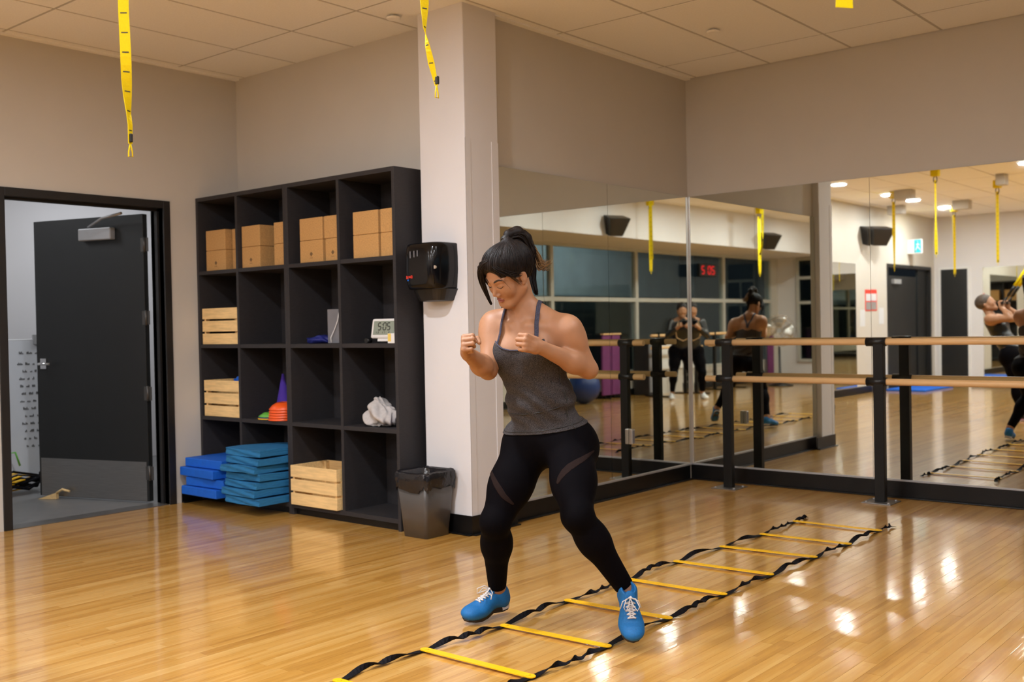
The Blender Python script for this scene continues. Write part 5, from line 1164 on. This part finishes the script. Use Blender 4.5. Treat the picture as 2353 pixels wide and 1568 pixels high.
# shoes
sR = shoe(W1, '', (-.146, -.190, .036), (-.200, .178, -.030), (-.0, .2, 1), pw, [M['shoeblue'], M['shoesole'], M['shoedark'], M['shoedark']], toe_flex=.13)
sL = shoe(W1, '', (.318, .180, .180), (.030, .765, -.645), (.0, .6, .8), pw, [M['shoeblue'], M['shoesole'], M['shoedark'], M['shoedark']], toe_flex=.28)
# hair
def hp(x, y, z): return hd(x, y, z)
HR = RH1
hair_p = [Ell(hp(0, -.014, .046), (.086, .107, .093), HR, .02), Ell(hp(0, .030, .085), (.064, .055, .050), HR, .03), Ell(hp(0, -.075, .02), (.055, .045, .07), HR, .03), Cone(hp(0, -.050, .112), hp(0, -.057, .134), .020, .012, .02)]
hair_p += [Cut(Ell(hp(0, .130, -.020), (.068, .092, .104), HR, .01), .010)]
for s in (-1, 1): hair_p += [Cut(Ell(hp(s * .088, .012, -.035), (.034, .050, .062), HR, .01), .008), Cut(Ell(hp(s * .07, .075, -.01), (.030, .045, .060), HR, .01), .008)]
hair_p += [Cut(RBox(hp(0, .02, -.14), (.2, .2, .075), .01, HR, .01), .01)]
v, q = mesh_of(hair_p, .0035); v = relax(v, q, 1)
hv = (v - V3(J1['head'])) @ RH1; ang_ = np.arctan2(hv[:, 0], hv[:, 2] - .02); dd = (v - V3(hp(0, 0, .03))); dd /= np.linalg.norm(dd, axis=1)[:, None]
v = v + 0 * dd * (.0005 * np.sin(ang_ * 46 + hv[:, 1] * 40) + .0004 * np.sin(ang_ * 110))[:, None]
hair = W1.obj('hair', v, q, M['hair'], pw); WM[hair.name] = wm(pw)
rh = random.Random(8)
def combed(n, rad, m, name):
    c0 = V3(hp(0, -.01, .03)); tie_ = V3(hp(0, -.058, .140)); rs_ = np.random.RandomState(5); pick = rs_.choice(len(v), n, replace=False); T_ = np.linspace(0, .96, 11)
    S = v[pick]; P = S[:, None, :] * (1 - T_[None, :, None]) + tie_ * T_[None, :, None]; D_ = P - c0; D_ /= np.linalg.norm(D_, axis=2)[:, :, None]
    R_ = np.full(P.shape[:2], .17)
    for _ in range(26):
        Q = c0 + D_ * R_[:, :, None]; R_ -= field(hair_p, (Q[..., 0], Q[..., 1], Q[..., 2])) * .8
    Q = c0 + D_ * (R_ + .0006)[:, :, None]; ok = np.abs(np.diff(R_, axis=1)).max(1) < .016
    W1.tubes(name, [(list(q_), [rad * (1 - .5 * abs(2 * k / 10 - 1) ** 3) for k in range(11)]) for q_, o_ in zip(Q, ok) if o_], m, hair, 4)
combed(620, .0016, M['hair'], 'combed_strands')
combed(60, .0012, M['hairmid'], 'combed_brown_strands')
def bez(pts, n=14):
    pts = [V3(p) for p in pts]; out = []
    for i in range(n):
        u = i / (n - 1) * (len(pts) - 1); k = min(int(u), len(pts) - 2); f = u - k; p0, p1, p2, p3 = pts[max(k - 1, 0)], pts[k], pts[k + 1], pts[min(k + 2, len(pts) - 1)]
        out.append(.5 * ((2 * p1) + (-p0 + p2) * f + (2 * p0 - 5 * p1 + 4 * p2 - p3) * f * f + (-p0 + 3 * p1 - 3 * p2 + p3) * f ** 3))
    return out
def strands(name, base, n, spread, rad, m, parent, taper=.25, cnt=14):
    L = []
    for i in range(n):
        off = V3([max(-1.3, min(1.3, rh.gauss(0, 1))) for _ in range(3)]); pts = []
        for j, p in enumerate(base): pts.append(V3(p) + off * spread[j] + V3([rh.gauss(0, 1) for _ in range(3)]) * spread[j] * .25)
        L.append((bez(pts, cnt), [rad * (1 - (1 - taper) * (k / (cnt - 1)) ** 1.5) for k in range(cnt)]))
    return W1.tubes(name, L, m, parent)
tie = (-.128, .026, 1.590)
tail = [tie, (-.116, .008, 1.614), (-.080, -.02, 1.625), (-.045, -.045, 1.600), (-.022, -.058, 1.55), (-.006, -.062, 1.51)]
tv0, tq0 = mesh_of([Cone(tail[i], tail[i + 1], r, r2, .02) for i, (r, r2) in enumerate([(.010, .015), (.015, .022), (.022, .023), (.023, .018), (.018, .008)])], .004); W1.obj('ponytail', tv0, tq0, M['hair'], hair)
strands('ponytail', tail, 90, [.003, .008, .012, .013, .012, .010], .0026, M['hair'], hair)
strands('ponytail_underside', [(-.115, .01, 1.60), (-.070, -.02, 1.60), (-.035, -.05, 1.55), (-.022, -.06, 1.48), (-.016, -.055, 1.42), (-.004, -.045, 1.372)], 60, [.006, .012, .012, .010, .008, .005], .0038, M['hair'], hair)
strands('ponytail_tips', [(-.018, -.06, 1.56), (.0, -.064, 1.525), (.012, -.066, 1.495), (.030, -.066, 1.485), (.044, -.066, 1.497)], 70, [.008, .009, .011, .013, .013], .0018, M['hairtip'], hair, .2)
strands('ponytail_highlights', [tie, (-.116, .012, 1.622), (-.08, -.015, 1.640), (-.05, -.035, 1.640)], 10, [.004, .006, .006, .006], .0014, M['hairmid'], hair, .15)
tb = bmesh.new(); c0 = Vector(W1.w(tie)); axd = (Vector(W1.w(tail[1])) - c0).normalized()
for k in range(4): add_tube(tb, [c0 + axd * (.004 * k - .006) + (axd.orthogonal().normalized() * math.cos(a) + axd.cross(axd.orthogonal().normalized()) * math.sin(a)) * .0165 for a in np.linspace(0, 2 * math.pi, 17)], .0035, 6, caps=False)
from_bm('hair_tie', tb, M['ink'], hair)
bang = [hp(.006, .066, .116), hp(-.036, .086, .092), hp(-.061, .090, .046), hp(-.070, .090, -.004), hp(-.066, .094, -.045), hp(-.057, .100, -.075)]
strands('side_fringe', bang, 110, [.003, .007, .007, .006, .004, .0025], .0024, M['hair'], hair)
strands('side_fringe', [hp(.0, .066, .114), hp(-.044, .070, .092), hp(-.072, .058, .045), hp(-.079, .046, .0), hp(-.076, .044, -.02)], 70, [.003, .008, .009, .008, .006], .0024, M['hair'], hair)
strands('temple_hair', [hp(.008, .070, .110), hp(.038, .074, .086), hp(.060, .056, .058), hp(.072, .030, .032), hp(.076, .004, .018)], 40, [.003, .007, .009, .008, .005], .0013, M['hair'], hair)
strands('temple_wisps', [hp(.062, .052, .045), hp(.069, .040, .020), hp(.071, .030, .0), hp(.072, .024, -.018)], 16, [.004, .004, .004, .005], .0007, M['hairmid'], hair)
strands('loose_strand', [hp(.010, .088, .090), hp(.044, .086, .054), hp(.061, .080, .020), hp(.069, .074, -.012)], 2, [.001, .0012, .0015, .002], .0008, M['hairmid'], hair, .2)
# ================================================================ the photographer (seen in the mirrors)
cam_fw = V3((-.644, .765, 0)); camp = V3((4.2113, -7.1752, 0))
W2 = Fig(camp - cam_fw * .30, cam_fw)
fa = math.radians(8); RH2 = np.stack([(1, 0, 0), (0, math.cos(fa), -math.sin(fa)), (0, math.sin(fa), math.cos(fa))], 1)
J2 = dict(pelvis=(0, -.10, .80), waist=(0, -.07, .96), rib=(0, -.04, 1.08), chest=(0, -.02, 1.20), neck=(0, .0, 1.29), shR=(-.16, -.01, 1.24), shL=(.16, -.01, 1.24), elR=(-.24, .10, 1.03), elL=(.22, .12, 1.02), wrR=(-.09, .20, 1.17), wrL=(.07, .22, 1.16),
          hipR=(-.09, -.10, .76), hipL=(.09, -.10, .76), knR=(-.14, .02, .44), knL=(.15, .02, .44), anR=(-.15, -.10, .12), anL=(.17, -.10, .12), head=(0, .06, 1.43), RH=dict(m=RH2), detail=False,
          handR=dict(f=(.3, .5, .4), s=(0, 0, -1), n=(1, 0, 0)), handL=dict(f=(-.3, .5, .4), s=(0, 0, -1), n=(-1, 0, 0)))
def simple_person(W, J, label, top_m, pant_m, hair_m, shoes, sleeves, hair_r=1.0, long_hair=True, top_tags=('torso',), kind_top='shirt'):
    pr_ = body_prims(J); t = thing('person', label, 'person', tuple(W.O)); v, q = mesh_of(pr_, .009); W.obj('body', v, q, M['skin'], t)
    tp = [p for p in pr_ if p.tag in (('torso', 'arm') if sleeves else ('torso',))]; v, q = mesh_of(tp, .009, .008); RP = J['_RP']; RC = J['_RC']
    c = (v - V3(J['chest'])) @ RC; p_ = (v - V3(J['pelvis'])) @ RP; g = np.maximum(c[:, 2] - (.075 if sleeves else .045), -(p_[:, 2] + .02))
    if sleeves:
        for h_ in ('R', 'L'): g = np.maximum(g, .055 - np.linalg.norm(v - V3(J['wr' + h_]), axis=1))
        g = np.where(np.abs(c[:, 0]) > .13, np.maximum(-9, g * 0 - 1), g); 
        for h_ in ('R', 'L'): g = np.maximum(g, .045 - np.linalg.norm(v - V3(J['wr' + h_]), axis=1))
    tv_, tf_ = cut_mesh(v, q, g); fobj(W, kind_top, tv_, tf_, top_m, t, None, .003)
    lp = [p for p in pr_ if p.tag == 'leg'] + [p for p in pr_ if p.tag == 'torso'][:1]; v, q = mesh_of(lp, .009, .009); p_ = (v - V3(J['pelvis'])) @ RP; g = p_[:, 2] - .08
    for h_ in ('R', 'L'):
        an, kn = V3(J['an' + h_]), V3(J['kn' + h_]); s_ = (v - an) @ nrm(kn - an); g = np.where(np.linalg.norm(v - an, axis=1) < .25, np.maximum(g, -(s_ - .02)), g)
    tv_, tf_ = cut_mesh(v, q, g); fobj(W, 'trousers', tv_, tf_, pant_m, t, None, .003)
    for h_, (heel, ax) in shoes['pos'].items(): shoe(W, '', heel, ax, (0, 0, 1) if len(shoes) < 3 else shoes['up'], t, shoes['m'], laces=False)
    H, R = V3(J['head']), J['RH']['m']; f = lambda x, y, z: H + R @ V3((x, y, z))
    hp2 = [Ell(f(0, -.018, .050), (.084 * hair_r, .104 * hair_r, .092 * hair_r), R, .02), Cut(Ell(f(0, .125, -.03), (.066, .09, .105), R, .01), .01), Cut(RBox(f(0, .05, -.12), (.2, .12, .085), .01, R, .01), .01)]
    if long_hair: hp2 += [Cone(f(0, -.07, .02), f(0, -.09, -.10), .05, .03, .03)]
    v, q = mesh_of(hp2, .006); W.obj('hair', v, q, hair_m, t); return t
ppx = simple_person(W2, J2, 'photographer in black clothes and white shoes holding a camera, seen in the mirrors', M['black'], M['leggings'], M['hair'], dict(pos={'R': ((-.15, -.17, .0), (-.15, 1, 0)), 'L': ((.17, -.17, 0), (.15, 1, 0))}, m=[M['whiteplastic'], M['shoesole'], M['shoesole']]), True)
t = thing('photo_camera', 'black camera with large lens held by the photographer', 'camera', tuple(W2.w((0, .2, 1.24))))
def wbox(fig, c, hs): return c, hs
bm = bmesh.new(); m4 = Matrix(((W2.left[0], W2.fw[0], 0, W2.O[0]), (W2.left[1], W2.fw[1], 0, W2.O[1]), (0, 0, 1, 0), (0, 0, 0, 1)))
add_box(bm, -.068, .068, .155, .205, 1.195, 1.285, .012, m4); add_box(bm, -.028, .028, .15, .21, 1.28, 1.31, .01, m4); bmesh.ops.recalc_face_normals(bm, faces=bm.faces); from_bm('camera_body', bm, M['black'], t)
bm = bmesh.new(); add_tube(bm, [m4 @ Vector((0, .205, 1.235)), m4 @ Vector((0, .25, 1.235)), m4 @ Vector((0, .282, 1.235))], [.034, .036, .038], 24); from_bm('lens', bm, M['blackgloss'], t)
bm = bmesh.new(); add_tube(bm, [m4 @ Vector(p) for p in [(-.07, .17, 1.26), (-.12, .16, 1.15), (-.10, .14, 1.0), (0, .13, .95), (.10, .14, 1.0), (.12, .16, 1.15), (.07, .17, 1.26)]], .009, 6, flat=.4); from_bm('neck_strap', bm, M['barwood'], t)
# ================================================================ woman leaning back in straps (seen in the right mirror)
W3 = Fig((.80, -6.16, 0), (1, 0, 0)); fa = math.radians(-28); RH3 = np.stack([(1, 0, 0), (0, math.cos(fa), -math.sin(fa)), (0, math.sin(fa), math.cos(fa))], 1)
J3 = dict(pelvis=(0, -.06, .80), waist=(0, -.13, .95), rib=(0, -.19, 1.06), chest=(0, -.235, 1.16), neck=(0, -.275, 1.25), shR=(-.16, -.26, 1.205), shL=(.16, -.26, 1.205), elR=(-.22, .0, 1.215), elL=(.22, .0, 1.215), wrR=(-.12, -.13, 1.345), wrL=(.12, -.13, 1.345),
          hipR=(-.09, -.05, .77), hipL=(.09, -.05, .77), knR=(-.10, .02, .44), knL=(.10, .02, .44), anR=(-.10, .055, .11), anL=(.10, .055, .11), head=(0, -.33, 1.385), RH=dict(m=RH3), detail=False,
          handR=dict(f=(.3, -.2, .8), s=(0, .8, .3), n=(1, .3, 0)), handL=dict(f=(-.3, -.2, .8), s=(0, .8, .3), n=(-1, .3, 0)))
pt_ = simple_person(W3, J3, 'short-haired woman in black leaning back in suspension straps, seen in the right mirror', M['black'], M['leggings'], mat('grey_brown_hair', (.085, .058, .042), .6, var=.4, scale=40), dict(pos={'R': ((-.10, -.01, .0), (0, 1, 0)), 'L': ((.10, -.01, 0), (0, 1, 0))}, m=[M['black'], mat('pink_sole', (.55, .25, .35), .5), M['shoesole']]), False, long_hair=False)
t = thing('suspension_trainer', 'black and yellow suspension trainer pulled by the leaning woman', 'exercise straps', (1.75, -6.16, 3.1))
A_ = V3((0, .95, 3.06))
for s in (-1, 1):
    h0 = V3((s * .10, -.12, 1.40)); seg = lambda a, b: [h0 + (A_ - h0) * a, h0 + (A_ - h0) * b]
    W3.tubes('foam_grip', [([h0 + V3((-.06, 0, 0)), h0 + V3((.06, 0, 0))], .016)], M['black'], t); W3.tubes('handle_loop', [([h0 + V3((-.06, 0, 0)), h0 + (A_ - h0) * .05, h0 + V3((.06, 0, 0))], .008)], M['black'], t)
    W3.tubes('black_webbing', [(seg(.05, .13), .019), (seg(.24, .99), .012)], M['black'], t); W3.tubes('yellow_webbing', [(seg(.12, .245), .022)], M['yellow'], t)
W3.tubes('anchor', [([A_ - V3((0, 0, .05)), A_ + V3((0, 0, .08))], .02)], M['black'], t)
